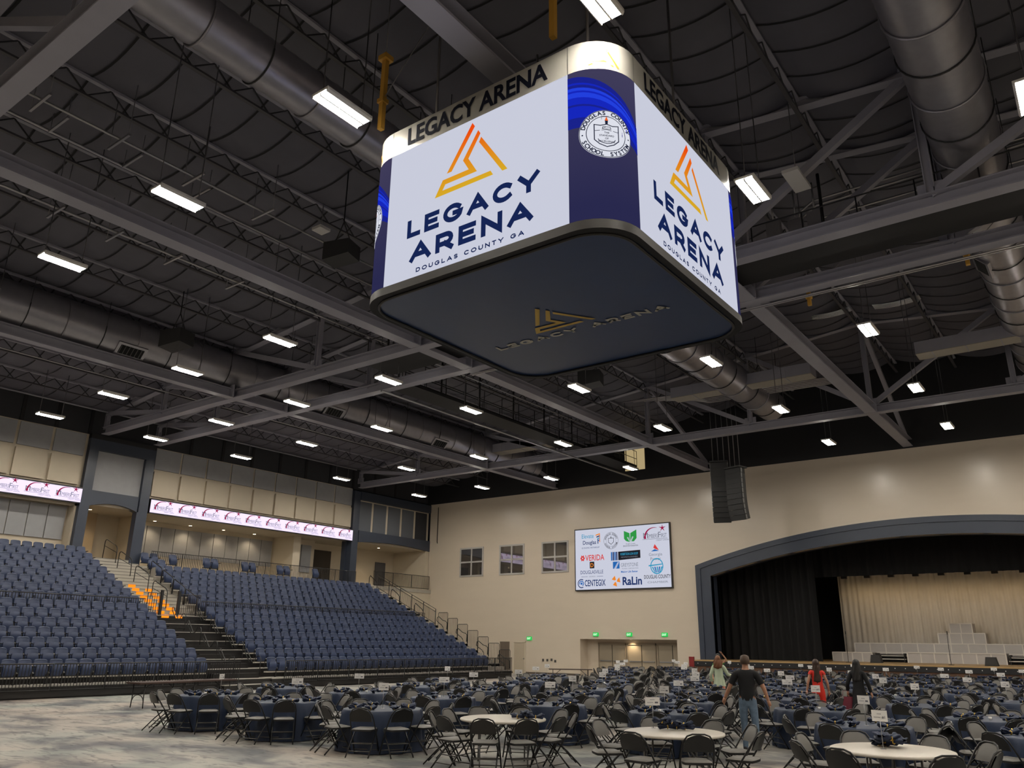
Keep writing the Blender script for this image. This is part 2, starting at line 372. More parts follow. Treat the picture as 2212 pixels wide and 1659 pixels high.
# exit signs
exg = glow('exit_green', (.02, .62, .10), .9); exw = glow('exit_letters', (.75, 1, .78), 1.2)
for i, (x, z) in enumerate(((-33.75, 2.33), (-28.35, 2.62), (-25.85, 2.62), (-23.35, 2.62))):
    t = thing('exit_sign', ('green exit sign over the single cream door' if i == 0 else 'green exit sign over the %s pair of tan doors' % ORD[i-1]), 'sign', (x, YW, z), 0, 'green exit signs')
    MB().box(-.2, .2, -.08, 0, -.12, .12).build('sign_body', exg, t)
    MB().text('EXIT', 0, -.065, .13, frame((0,-.083,0), (1,0,0), (0,0,1), (0,-1,0)), 0, 'C', .02, w=.3).build('lettering', exw, t)
for i, (x, z) in enumerate(((-32.6, .9), (-32.25, .9), (-31.9, .93), (-31.6, .85))):
    tag(MB().box(x-.07, x+.07, YW-.03, YW, z-.06, z+.1).build('wall_outlet', mat('dark_outlet', (.06, .055, .05), .5)), 'small dark outlet plate low on cream wall, %s from the single door' % ORD[i], 'outlet', 'wall outlets')
tag(MB().box(-21.75, -21.45, YW-.16, YW, .75, 1.35).build('fire_extinguisher_cabinet', mat('cabinet_red', (.25, .02, .02), .4)), 'dark red cabinet on the wall beside the stage surround', 'cabinet')
tag(MB().tube([(-42.75, YW-.05, 12.3), (-42.75, YW-.05, 9.55), (-42.68, YW-.09, 9.45)], .03).build('wall_pipe', blackmetal), 'thin dark pipe down the cream wall in the corner', 'pipe')

# --- far wall, back wall (behind the viewpoint) and a second, unseen ribbon board that tints the ducts purple
mb = MB(); mb.box(XR, XR+.3, YB, YW, 0, 12.65); struct(mb, 'wall_far', cream, 'cream wall opposite the bleachers', 'wall')
mb = MB(); mb.box(XR, XR+.3, YB, YW, 12.65, 14.6); struct(mb, 'wall_far_upper', black, 'black upper band opposite the bleachers', 'wall')
mb = MB(); mb.box(-47.2, XR, YB-.3, YB, 0, 12.65); struct(mb, 'wall_back', cream, 'cream wall at the end facing the stage', 'wall')
mb = MB(); mb.box(-47.2, XR, YB-.3, YB, 12.65, 18); struct(mb, 'wall_back_upper', black, 'black upper band facing the stage', 'wall')

# --- bleacher-side wall: panels, portal, recess, corner box
ZC = 5.85                                        # concourse floor
PY0, PY1, Y3, Y4 = 20.05, 23.85, 39.35, 39.95    # portal edges, pillar edges
for q in ((-44.2, -43.9, YB, PY0, 8.72, 12.66), (-44.2, -43.9, PY1, Y3, 9.6, 12.66), (-44.9, -44.6, YB, PY0, 5, 8.85), (-48.6, -47.2, YB, YW+.3, 0, 9.2), (-47.2, -43.9, PY0-.1, PY0+.05, ZC, 8.86),
          (-47.2, -44.4, PY1+.3, PY1+.45, ZC, 8.86), (-47.2, -44.9, 35.3, 35.9, ZC, 8.86), (-47.2, -46.2, 35.9, 38.2, ZC, 8.86), (-47.2, -43.62, 47.25, YW, ZC, 8.86), (-43.62, -43.3, 41.3, YW, 0, ZC-.25)):
    struct(MB().box(*q), 'wall_bleachers', creamflat, 'cream wall behind the bleachers and concourse', 'wall')
mb = MB(); mb.box(-47.2, -43.8, YB, YW, 8.86, 9.06); struct(mb, 'ceiling_concourse', mat('pale_soffit', (.46, .40, .31), .7), 'pale soffit over the concourse behind the bleachers', 'ceiling')
mb = MB(); mb.box(-47.2, -43.25, YB, YW, ZC-.25, ZC); struct(mb, 'floor_concourse', concrete, 'concrete concourse floor behind the top row', 'floor')
mb = MB(); mb.box(-44.2, -43.95, YB, YW, 12.66, 14.5)
for y in [PY0-1.75*i for i in range(6)]+[24.0+2.2*i for i in range(11)]: mb.box(-43.95, -43.9, y-.09, y+.09, 12.66, 14.4, 1)
struct(mb, 'wall_bleachers_upper', [darkpanel, black], 'dark panelled band above the bleacher wall', 'wall')
# acoustic panels, one object each
def panel(y0, y1, z0, z1, m, label, grp, x=-43.9, d=.09): tag(MB().box(x, x+d, y0, y1, z0, z1).build('acoustic_panel', m), label, 'acoustic panel', grp)
for i in range(9):
    y0 = 23.98+1.718*i
    panel(y0, y0+1.58, 11.40, 12.6, greypanel, 'grey square panel, %s from the portal in the long upper row' % ORD[i], 'grey panels of the long upper row')
    panel(y0+.02, y0+1.58, 9.82, 11.25, creamflat, 'beige square panel, %s from the portal above the long ribbon board' % ORD[i], 'beige panels over the long ribbon board', d=.14)
for i in range(6):
    y1 = 19.88-1.76*i
    panel(y1-1.6, y1, 11.40, 12.6, greypanel, 'grey square panel, %s from the portal in the short upper row' % ORD[i], 'grey panels of the short upper row')
    panel(y1-1.62, y1-.04, 9.82, 11.25, creamflat, 'beige square panel, %s from the portal above the short ribbon board' % ORD[i], 'beige panels over the short ribbon board', d=.14)
for i in range(11):
    y1 = 19.85-.95*i; panel(y1-.9, y1, 6.95, 8.7, greypanel, 'tall grey panel below the short ribbon board, %s from the portal' % ORD[i], 'tall grey panels below the short ribbon board', x=-44.6)
for i in range(11):
    y0 = 25.0+.93*i; panel(y0, y0+.89, 6.85, 8.6, greypanel, 'tall grey panel in the concourse recess, %s from the portal' % ORD[i], 'tall grey panels in the concourse recess', x=-47.2)
panel(24.4, 24.75, 6.6, 8.6, greypanel, 'narrow grey panel behind the portal leg', None, x=-47.2)
for i in range(2): panel(36.05+i*.95, 36.9+i*.95, 6.6, 8.5, greypanel, 'grey panel beside the dark pillar, %s from the portal' % ORD[i], 'grey panels beside the dark pillar', x=-46.2)
# navy portal with arched opening
t = thing('portal_frame', 'navy portal with arched opening at the top of the aisle', 'portal', (-43.6, 21.95, ZC)); t['kind'] = 'structure'
fp = frame((.0, -21.95, -ZC), (0,1,0), (0,0,1), (1,0,0))
m1 = MB(); D = .45
m1.prism([(PY0, ZC-1.2), (PY0+.52, ZC-1.2), (PY0+.52, 8.77), (PY0, 8.77)], fp, -D); m1.prism([(PY1-.62, ZC-.6), (PY1, ZC-.6), (PY1, 8.77), (PY1-.62, 8.77)], fp, -D)
n = 12; aa = [(PY0+.52+(PY1-PY0-1.14)*i/n, 8.77+.25*(1-(2*i/n-1)**2)) for i in range(n+1)]
for a, b in zip(aa[:-1], aa[1:]): m1.prism([a, b, (b[0], 9.62), (a[0], 9.62)], fp, -D)
m1.prism([(PY0, 8.77), (PY0+.52, 8.77), (PY0+.52, 11.82), (PY0, 11.82)], fp, -D); m1.prism([(PY1-.54, 8.77), (PY1, 8.77), (PY1, 11.82), (PY1-.54, 11.82)], fp, -D)
m1.prism([(PY0, 11.82), (PY1, 11.82), (PY1, 12.42), (PY0, 12.42)], fp, -D)
m1.build('portal_body', navy, t)
MB().prism([(PY0+.5, 9.6), (PY1-.5, 9.6), (PY1-.5, 11.84), (PY0+.5, 11.84)], frame((-.3, -21.95, -ZC), (0,1,0), (0,0,1), (1,0,0)), .08).build('inset_panel', greypanel, t)
struct(MB().box(-43.9, -43.6, PY0, PY1, 12.42, 12.66), 'wall_over_portal', black, 'black strip of wall over the navy portal', 'wall'); mb = MB(); mb.box(-46.9, -46.7, PY0, 22.6, ZC, 8.86); struct(mb, 'wall_corridor', mat('tan_corridor_wall', (.44, .34, .22), .6), 'tan corridor wall seen through the portal', 'wall')
def downlight(x, y, z, label, e=5):
    t = thing('recessed_light', label, 'light', (x, y, z), 0, 'recessed downlights in the concourse soffit')
    MB().lathe([(.0, 0), (.12, 0), (.12, -.015), (.09, -.015)], (0,0,0), 16).build('trim_ring', creamflat, t)
    MB().lathe([(0, -.02), (.09, -.02)], (0,0,0), 16).build('light_lens', glow('warm_downlight', (1, .78, .48), 14), t)
    l = bpy.data.lights.new('downlight', 'SPOT'); l.energy = e*12; l.color = (1, .78, .5); l.spot_size = 2.2; l.spot_blend = .7; l.shadow_soft_size = .08
    lo = bpy.data.objects.new('downlight', l); COL.objects.link(lo); lo.parent = t; lo.location = (0,0,-.06)
downlight(-26.1, YW+.6, DZ, 'recessed downlight over the middle pair of tan doors', 7)
downlight(-45.4, 21.5, 8.85, 'recessed downlight inside the arched portal', 9)
for i in range(5): downlight(-46.5, 26.0+2.4*i, 8.85, 'recessed downlight in the concourse recess, %s from the portal' % ORD[i])
downlight(-45.2, 43.6, 8.85, 'recessed downlight under the corner box', 8)
# pillar and corner box
t = thing('navy_pillar', 'navy pillar between the long ribbon board and the corner box', 'pillar', (-43.6, 39.65, ZC)); t['kind'] = 'structure'
MB().box(-.5, 0, Y3-39.65, Y4-39.65, 0, 12.48-ZC).build('pillar_shaft', navy, t); MB().box(-.9, -.5, Y3-39.65-.1, Y4-39.65-.2, 0, 8.9-ZC).build('pillar_return', navy, t)
t = thing('corner_box', 'navy banded box overhanging the corner landing', 'balcony box', (-43.6, 44, 9)); t['kind'] = 'structure'
fb = frame((0, -44, -9), (0,1,0), (0,0,1), (1,0,0)); m1 = MB(); yE = YW-.02
m1.prism([(Y4, 11.9), (yE, 11.9), (yE, 12.5), (Y4, 12.5)], fb, -.3); m1.prism([(Y4, 11.9), (yE, 11.9), (yE, 12.5), (Y4, 12.5)], fb, .06)
n = 12; aa = [(Y4+(yE-Y4)*i/n, 8.83+.2*(1-(2*i/n-1)**2)) for i in range(n+1)]
for a, b in zip(aa[:-1], aa[1:]): m1.prism([a, b, (b[0], 9.66), (a[0], 9.66)], fb, -.3); m1.prism([a, b, (b[0], 9.66), (a[0], 9.66)], fb, .06)
m1.build('navy_band', navy, t)
MB().prism([(Y4, 9.6), (yE, 9.6), (yE, 11.95), (Y4, 11.95)], frame((-.2, -44, -9), (0,1,0), (0,0,1), (1,0,0)), -.1).build('cream_backing', creamflat, t)
for i in range(5):
    a = Y4+.02+i*1.52; MB().prism([(a, 9.68), (a+1.30, 9.68), (a+1.30, 11.82), (a, 11.82)], frame((-.2, -44, -9), (0,1,0), (0,0,1), (1,0,0)), .03).build('dark_panel', darkpanel if i > 3 else mat('slate_panel', (.12, .13, .15), .85), t)
mb = MB(); mb.box(-47.15, -47.1, 45.2, 46.3, ZC, 8.0); struct(mb, 'door_7', mat('slate_door', (.10, .10, .11), .5), 'slate door on the corner landing', 'door')
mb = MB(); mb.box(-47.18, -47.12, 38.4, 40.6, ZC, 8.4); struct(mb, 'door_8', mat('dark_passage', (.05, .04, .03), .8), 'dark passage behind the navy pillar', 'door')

# --- ribbon boards
maroon = glow('led_maroon', (.30, .004, .05), 1.0); ledgrey = glow('led_slate', (.16, .17, .22), 1.0)
def logo_members(m1, fr, x, y, s, mi, mj, z=.0):
    P = []; Q = []
    for i in range(17):
        t = i/16; a = math.radians(188-120*t); P.append((x-.05*s+.62*s*math.cos(a), y+.02*s+.62*s*math.sin(a)*.92)); w = .11*s*(1-t)**.8+.012*s
        Q.append((x-.05*s+(.62*s-w)*math.cos(a), y+.02*s+(.62*s-w)*math.sin(a)*.92))
    m1.add([fr(a, b, z) for a, b in P+Q], [(i, i+1, 17+i+1, 17+i) for i in range(16)], mi)
    cx, cy = x+.52*s, y+.52*s
    for k in range(5):
        a = math.radians(90+72*k); r_ = .24*s if k != 0 else .2*s; b = a+PI/2; w = .045*s
        m1.add([fr(cx+w*math.cos(b), cy+w*math.sin(b), z), fr(cx-w*math.cos(b), cy-w*math.sin(b), z), fr(cx+r_*math.cos(a), cy+r_*math.sin(a), z)], [(0,1,2)], mi)
    m1.text('M', x-.72*s, y-.02*s, .34*s, fr, mj, 'L', z=z); m1.text('EMBERS', x-.44*s, y-.02*s, .24*s, fr, mj, 'L', w=.66*s, z=z)
    m1.text('F', x+.24*s, y-.02*s, .34*s, fr, mj, 'L', z=z); m1.text('IRST', x+.42*s, y-.02*s, .24*s, fr, mj, 'L', w=.36*s, z=z)
    m1.add([fr(x+a*s, y+b*s, z) for a, b in ((-.78,-.09), (.82,-.09), (.82,-.07), (-.78,-.07))], [(0,1,2,3)], mj)
    m1.text('CREDIT UNION', x+.5*s, y-.21*s, .085*s, fr, mj, 'C', z=z)
def ribbon(name, y0, y1, z0, z1, x, side, n, label, dep=.2):
    t = thing(name, label, 'ribbon display', (x, (y0+y1)/2, (z0+z1)/2), 0, 'LED ribbon boards')
    w = (y1-y0)/2; h = (z1-z0)/2; fr = frame((.06*side, 0, 0), (0, side, 0), (0,0,1), (side, 0, 0))
    m0 = MB(); m0.box(min(0, -dep*side), max(0, -dep*side), -w, w, -h-.05, h+.08); m0.box(min(0, .05*side), max(0, .05*side), -w, w, h, h+.08); m0.build('display_housing', blackmetal, t)
    m1 = MB(); m1.add([fr(a, b, -.02) for a, b in ((-w,-h), (w,-h), (w,h), (-w,h))], [(0,1,2,3)], 0)
    st = 2*w/n
    for i in range(n):
        xx = -w+st*(i+.5)
        logo_members(m1, fr, xx, -.12, .78, 1, 2)
    m1.build('display_face', [screenp, maroon, ledgrey], t)
ribbon('ribbon_board', 23.93, Y3-.02, 8.86, 9.58, -43.55, 1, 10, 'long lit ribbon board of repeated maroon logos between portal and pillar')
ribbon('ribbon_board', 5.0, 20.03, 8.86, 9.58, -43.55, 1, 10, 'shorter lit ribbon board of repeated maroon logos on the far side of the portal')
ribbon('ribbon_board', 10, 40, 8.9, 9.6, XR-.05, -1, 22, 'unseen lit ribbon board on the wall opposite the bleachers', .03)

# ---------------------------------------------------------------- roof steel
ZB = 12.65                                        # underside of the bottom chords
def truss(y, label, x0=XW+.3, x1=XR-.3):
    t = thing('roof_truss', label, 'truss', (CX, y, ZB), 0, 'grey steel roof trusses'); t['kind'] = 'thing'
    A = lambda x, z: (x-CX, 0, z-ZB); tp = lambda x: roofz(x)-.35
    MB().ibeam(A(x0, ZB+.2), A(x1, ZB+.2), .42, .40, .04).build('bottom_chord', steel, t)
    m = MB(); m.ibeam(A(x0, tp(x0)), A(CX, tp(CX)), .32, .3); m.ibeam(A(CX, tp(CX)), A(x1, tp(x1)), .32, .3); m.build('top_chord', steel, t)
    px = [CX+5.93*i for i in range(-6, 7)]
    px = [min(max(p, x0), x1) for p in px]
    for i, p in enumerate(px):
        MB().ibeam(A(p, ZB+.35), A(p+.001, tp(p)), .2, .22, .025).box(p-CX-.3, p-CX+.3, -.02, .02, .35, .75).build('post', steel, t)
        q = px[i-1] if i > 6 else (px[i+1] if i < 6 else None)
        if q is not None: MB().beam(A(p, tp(p)), A(q, ZB+.4), .2, .22).build('diagonal', steel, t)
    return t
truss(4.75, 'grey roof truss crossing nearest overhead, before the scoreboard')
truss(20.6, 'grey roof truss landing on the first portal leg, behind the scoreboard')
truss(23.65, 'grey roof truss landing on the second portal leg')
truss(39.55, 'grey roof truss landing on the navy pillar, nearest the stage')
for i, (x, w) in enumerate(((-31.5, .42), (-19.8, .5), (-8.0, .5), (3.9, .42), (15.7, .42))):
    t = thing('tie_beam', 'long grey steel beam running towards the stage, %s from the bleachers' % ORD[i], 'beam', (x, 17, ZB), 0, 'grey tie beams running towards the stage')
    y0 = -12.5
    MB().ibeam((0, y0-17, .22), (0, YW-17, .22), w, .42, .04).build('beam_body', steel, t)
    MB().beam((0, 39.8-17, roofz(x)-ZB-.5), (0, YW-17-.2, .5), .2, .2).build('end_brace', steel, t)
    for yy in (4.75, 20.6, 23.65, 39.55): MB().box(-.3, .3, yy-17-.34, yy-17-.26, .02, .6).build('gusset_plate', steel, t)
for i, x in enumerate(JX[1:-1]):
    z = roofz(x)-.2
    t = thing('roof_joist', 'slim dark open-web roof joist, %s from the bleacher wall' % ORD[i], 'joist', (x, 17, z), 0, 'open-web roof joists')
    m = MB(); m.box(-.07, .07, YB-17, 30.5, -.04, .04); m.build('top_chord', steel, t)
    m = MB(); m.box(-.06, .06, YB-17, 30.5, -.58, -.52); m.build('bottom_chord', mat('dark_joist_steel', (.06, .056, .062), .55), t)
    m = MB(); n = 100
    for k in range(n):
        a = YB-17+.6*k; m.beam((0, a, -.04 if k % 2 else -.53), (0, a+.6, -.53 if k % 2 else -.04), .035, .035)
    m.build('web_rods', mat('dark_web_steel', (.03, .03, .034), .6), t)
# ducts
def duct(x, z, r, y0, y1, label, grille_y=(), taper=None, r1=None, gang=-.75):
    t = thing('air_duct', label, 'duct', (x, y0, z), 0, 'round galvanised air ducts')
    n = int((y1-y0)/.16); pr = []
    for i in range(n+1):
        y = (y1-y0)*i/n; rr = r if (taper is None or y+y0 < taper) else r1
        pr.append((rr+.012*(i % 2), y))
    m = MB(); m.grid(lambda u, v: _dp(pr, u, v), 40, n, 0, True, True)
    m.add([(r*math.cos(2*PI*k/40), 0, r*math.sin(2*PI*k/40)) for k in range(40)], [list(range(40))]); e = pr[-1][0]
    m.add([(e*math.cos(2*PI*k/40), y1-y0, e*math.sin(2*PI*k/40)) for k in range(40)], [list(range(40))]); m.build('duct_shell', galv, t)
    y = 1.2; k = 0
    while y < y1-y0:
        rr = (r if (taper is None or y+y0 < taper) else r1)
        if k % 2 == 0:
            MB().tube([((rr+.03)*math.cos(2*PI*a/28), y, (rr+.03)*math.sin(2*PI*a/28)) for a in range(28)], .028, 6, 0, True).build('seam_band', galv, t)
        else:
            m = MB(); m.tube([((rr+.03)*math.cos(2*PI*a/28), y, (rr+.03)*math.sin(2*PI*a/28)) for a in range(14, 29)], .02, 6)
            m.tube([(rr+.03, y, 0), (rr+.03, y, roofz(x+rr)-z-.4)], .012, 5); m.tube([(-rr-.03, y, 0), (-rr-.03, y, roofz(x-rr)-z-.4)], .012, 5); m.build('hanger_strap', galvdark, t)
        y += 1.45; k += 1
    for gy in grille_y:
        rr = (r if (taper is None or gy < taper) else r1); c, s_ = math.cos(gang), math.sin(gang)
        fr = frame((rr*c*.93, gy-y0, rr*s_*.93), (0,1,0), (-s_, 0, c), (c, 0, s_)); m = MB()
        m.prism([(-.62,-.3), (.62,-.3), (.62,.3), (-.62,.3)], fr, .12, 1); m.prism([(-.5,-.2), (.5,-.2), (.5,.2), (-.5,.2)], fr, .13, 0)
        for q in range(6): m.prism([(-.48+.17*q,-.19), (-.45+.17*q,-.19), (-.45+.17*q,.19), (-.48+.17*q,.19)], fr, .14, 2)
        m.build('air_grille', [drape, galv, mat('grille_bar', (.06, .06, .06), .5)], t)
def _dp(pr, u, v):
    r, y = pr[min(len(pr)-1, int(round(v*(len(pr)-1))))]; a = 2*PI*u; return (r*math.cos(a), y, r*math.sin(a))
duct(-31.9, 14.0, .92, -6, 45.2, 'wide galvanised duct above the beam beside the bleachers', (8.5, 15.3, 26.3, 34.6))
duct(-13.35, 14.35, .56, -6, 41.3, 'galvanised duct passing behind the scoreboard, larger towards the stage', (3.9,), 17.5, .78)
duct(-1.15, 14.7, .78, -6, 42.0, 'galvanised duct beyond the scoreboard, farthest from the bleachers', (11.2, 28.5), gang=-2.4)
def boxduct(x0, x1, y, z, label):
    t = thing('rectangular_duct', label, 'duct', ((x0+x1)/2, y, z), 0, 'flat rectangular ducts near the stage'); w = (x1-x0)/2
    m = MB(); m.box(-w, w, -.45, .45, -.02, .5); m.box(-w, w, -.45, .45, -.05, -.02, 1)
    for i in range(3): m.box(-w+2*w*(i+.5)/3-.02, -w+2*w*(i+.5)/3+.02, -.46, .46, -.06, .51)
    m.build('duct_body', [steel, mat('pale_duct_lining', (.36, .33, .28), .6)], t)
boxduct(-31.0, -26.6, 39.9, 13.75, 'flat rectangular duct crossing in front of the bleacher-side round duct')
boxduct(-16.6, -9.6, 36.2, 14.0, 'flat rectangular duct crossing below the middle round duct')
boxduct(-5.2, -1.4, 36.2, 14.0, 'short flat rectangular duct at the farthest round duct')
# hanging high-bay lights
LX = dict(a=-39.3, b=-33.5, c=-27.85, d=-22.15, e=-16.4, f=-10.65, g=-5.15, h=.3, i=6.0, j=11.7, k=17.4, l=23.1)
LN = dict(zip('abcdefghijkl', ORD)); LYS = {8.55: 'first', 16.0: 'second', 21.35: 'third', 26.6: 'fourth', 34.25: 'fifth', 41.6: 'sixth', 2.2: 'rear', -5.0: 'rearmost'}
LAMPS = [(c, y) for c in 'abcd' for y in (8.55, 16.0, 21.35, 26.6, 34.25, 41.6)] + [('e', y) for y in (8.55, 16.0, 21.35, 26.6, 34.25)] + [('f', y) for y in (8.55, 26.6, 34.25, 41.6)] + [('g', y) for y in (9.0, 16.1, 26.6, 34.25, 41.4)] + [('h', 15.95)]
LAMPS += [(c, y) for c in 'ijkl' for y in (8.55, 16.0, 26.6, 34.25, 41.6)] + [('h', y) for y in (26.6, 34.25, 41.6, 8.55)] + [(c, y) for c in 'bdfhjl' for y in (2.2, -5.0)]
light0 = None
for c, y in LAMPS:
    rowy = min(LYS, key=lambda q: abs(q-y)); x = LX[c]
    lb = 'hanging two-lens high-bay light, %s line from the bleachers, %s row towards the stage' % (LN[c], LYS[rowy])
    top = roofz(x)-.28-12.0
    if light0 is None:
        light0 = thing('high_bay_light', lb, 'light', (x, y, 12.0), 0, 'hanging high-bay lights')
        m = MB(); m.box(-.235, .235, -.58, .58, .05, .11); m.prism([(-.235, .05), (-.21, -.0), (-.19, -.0), (-.19, .05)], frame((0, -.58, 0), (1,0,0), (0,0,1), (0,1,0)), 1.16); m.prism([(.19, .05), (.19, 0), (.21, 0), (.235, .05)], frame((0, -.58, 0), (1,0,0), (0,0,1), (0,1,0)), 1.16)
        m.box(-.018, .018, -.56, .56, .0, .05); m.build('housing', mat('white_lamp_housing', (.7, .68, .64), .5), light0)
        for s_ in (-1, 1):
            a, b = sorted((s_*.03, s_*.195)); MB().box(a, b, -.555, .555, .012, .045).build('lens', lens, light0)
    o = light0 if (c, y) == LAMPS[0] else dup(light0, (x, y, 12.0), 0, lb)
    for yy in (-.5, .5): MB().tube([(0, yy, .1), (0, yy, top)], .014, 5).build('hanger_cable', wire, o)
# conduit runs under the roof
def pipe(pts, r, label, name='conduit', m=conduit, cat='conduit', grp='metal conduit runs'): return tag(MB().tube(pts, r, 6).build(name, m), label, cat, grp)
pipe([(-19.3, -3, 14.7), (-19.3, 11.5, 14.7), (-19.3, 19.5, 14.7)], .035, 'thin bright conduit running under the joists towards the scoreboard')
pipe([(-21.6, -3, 15.4), (-21.6, 20, 15.4)], .04, 'conduit along the underside of a dark joist')
pipe([(-23.4, -2, 14.2), (-23.4, 9, 14.2), (-23.4, 20.2, 14.2), (-23.4, 38.5, 14.2)], .04, 'conduit passing just behind the long grey beam')
pipe([(-36.0, 2, 13.6), (-36.0, 38, 13.6)], .03, 'conduit over the bleacher seats')
pipe([(-43.2, 5, 13.9), (-43.2, 39, 13.9)], .05, 'sprinkler pipe along the dark panelled band', 'sprinkler_pipe', steel, 'pipe', None)
for k, yy in enumerate((23.88, 24.0)): pipe([(-20, yy, 12.58), (-8, yy, 12.58), (5, yy, 12.58)], .024, 'conduit below the catwalk behind the scoreboard, %s of the pair' % ORD[k])
pipe([(-24.6, 23.3, 12.55), (-24.6, 30, 12.55), (-24.6, 46.9, 12.55)], .05, 'pair of sprinkler mains running to the stage wall, lower pipe', 'sprinkler_pipe', conduit, 'pipe', None)
pipe([(-20.2, 23.9, 13.2), (-20.2, 46.9, 13.2)], .045, 'thin conduit beside the catwalk towards the lit doorway')
for k, yy in enumerate((24.6, 24.95, 25.9)): pipe([(-6.5, yy, 15.2), (-6.4, yy, 15.9), (-5.9, yy, 16.2), (1.5, yy, 16.2)], .035, 'bent conduit rising beyond the scoreboard, %s of three' % ORD[k])
for k in range(5): pipe([(-19.5+.5*k, 36+.25*k, 14.3), (-16.5, 36.4+.25*k, 14.3), (-15.7, 37.6+.25*k, 14.3), (-9, 37.9+.25*k, 14.3)], .04, 'bent conduit in the bundle high before the stage wall, %s of five' % ORD[k])
for k, (x, y) in enumerate(((-21.0, 7.3), (-21.0, 9.4), (-21.0, 11.6), (-23.5, 8.6), (-23.5, 10.4), (-23.5, 12.4), (-23.5, 14.8), (-19.3, 6.2), (-19.3, 8.2), (-19.3, 10.4), (-19.3, 12.8))):
    z = {-21.0: 15.4, -23.5: 14.17, -19.3: 14.67}[x]
    t = thing('strut_channel', 'short strut channel carrying conduit under the roof, %s from the truss end' % ORD[k], 'bracket', (x, y, z), 0, 'strut channel hangers')
    MB().box(-.55, .55, -.03, .03, -.09, -.03).build('channel', conduit, t)
    
    for q_ in (-.5, .5): MB().tube([(q_, 0, -.05), (q_, 0, roofz(x+q_)-z-.5)], .012, 5).build('hanger_rod', wire, t)
# yellow hoist masts
for x, y, z0, z1, lb in ((-11.0, 9.9, 12.5, 14.4, 'yellow hoist mast hanging beside the near scoreboard corner'), (-6.55, 9.9, 12.6, 15.2, 'yellow hoist mast hanging behind the top of the scoreboard'), (-6.45, 24.8, 12.6, 13.3, 'short yellow hoist stub beyond the scoreboard corner'), (-1.85, 24.6, 12.65, 13.5, 'yellow hoist stub at the farthest duct')):
    t = thing('hoist_mast', lb, 'hoist', (x, y, z0), 0, 'yellow hoist masts'); h = z1-z0
    MB().box(-.055, .055, -.055, .055, 0, h).build('mast', yellow, t)
    MB().box(-.12, .12, -.12, .12, h-.12, h).box(-.09, .09, -.09, .09, h*.35, h*.35+.1).build('mast_collar', yellow, t)
    m = MB(); m.tube([(0, 0, h), (0, 0, roofz(x)-z0-.2)], .012, 5); m.tube([(0, 0, h*.4), (1.6, .3, h+1.2)], .012, 5); m.build('guy_wire', wire, t)
# catwalks
def catwalk(p, q, w, label, hang):
    p = V(p); q = V(q); d = (q-p); L = d.length; t = thing('catwalk', label, 'catwalk', p, math.atan2(d.y, d.x), 'black catwalks')
    MB().box(0, L, -w/2, w/2, -.06, 0).build('deck', black, t)
    for s_ in (-1, 1):
        m = MB(); y = s_*w/2
        for z in (.55, 1.07): m.tube([(0, y, z), (L, y, z)], .022, 6)
        for i in range(int(L/1.5)+1): m.tube([(1.5*i, y, 0), (1.5*i, y, 1.07)], .02, 6)
        m.box(0, L, y-.015, y+.015, 0, .12); m.build('guard_rail', railblack, t)
    for i in range(int(L/3)+1): MB().tube([(3*i+.4, 0, 0), (3*i+.4, 0, hang)], .05, 6).build('hanger_post', blackmetal, t)
catwalk((-25.2, 24.5, 13.35), (-25.2, 47.0, 13.35), 1.3, 'black railed catwalk running to the lit doorway over the stage wall', 2.2)
catwalk((-23.5, 22.1, 13.0), (14, 22.1, 13.0), 1.5, 'black railed catwalk between the paired trusses behind the scoreboard', 2.6)
# bare shiny deck slivers and small white boxes under the roof
for k, (x0, x1, y) in enumerate(((-4.5, -2.5, 38.4), (-6.9, -4.9, 37.5), (-9.7, -7.8, 37.1), (-4.0, -2.75, 24.2))):
    t = thing('deck_patch', 'bare corrugated metal roof patch showing between blankets, %s of four' % ORD[k], 'roof patch', ((x0+x1)/2, y, 17.12), 0, 'bare metal roof patches'); m = MB(); w = (x1-x0)/2
    for q in range(4): m.grid(lambda u, v: (-w+2*w*u, -.3+.15*q+.12*v, -.05*math.sin(PI*v)-.1*4*u*(1-u)+.1), 6, 4)
    m.build('corrugated_deck', mat('shiny_deck', (.6, .6, .62), .25, .9), t)
for k, (x, y, z) in enumerate(((-19.6, 15.3, 15.3), (-33.0, 25.3, 14.2), (-5.2, 20.1, 14.4))):
    t = thing('access_point', ('flat white box by the conduit beside the scoreboard', 'flat white box under the beam over the bleachers', 'long white box on conduits beyond the scoreboard')[k], 'wireless box', (x, y, z)); MB().box(-.22, .22, -.22 if k < 2 else -.6, .22 if k < 2 else .6, -.05, .05).build('box_body', mat('white_plastic', (.6, .58, .56), .5), t); MB().tube([(0, 0, .05), (0, 0, roofz(x)-z-.3)], .015, 5).build('box_rod', wire, t)
# boxes hung from the roof
def rigbox(x, y, z, sx, sy, sz, lb, name='hanging_speaker', cat='speaker', rz=0.3):
    t = thing(name, lb, cat, (x, y, z), rz, None); m = MB(); m.prism([(-sx, -sz), (sx, -sz*.6), (sx, sz), (-sx, sz)], frame((0, -sy, 0), (1,0,0), (0,0,1), (0,1,0)), 2*sy); m.build('cabinet', mat('black_cabinet', (.02, .02, .021), .6), t)
    m = MB()
    for s_ in (-1, 1): m.tube([(s_*sx*.7, 0, sz), (0, 0, sz+.8), (0, 0, roofz(x)-z-.3)], .02, 5)
    m.build('rigging', blackmetal, t)
rigbox(-17.6, 14.6, 13.5, .45, .35, .3, 'black box speaker hung from the roof beside the scoreboard')
rigbox(-28.3, 15.6, 13.3, .5, .4, .35, 'black box speaker hung before the wide bleacher-side duct')
rigbox(-17.4, 29.2, 13.3, .5, .4, .35, 'black box speaker hung beyond the lowest scoreboard corner')
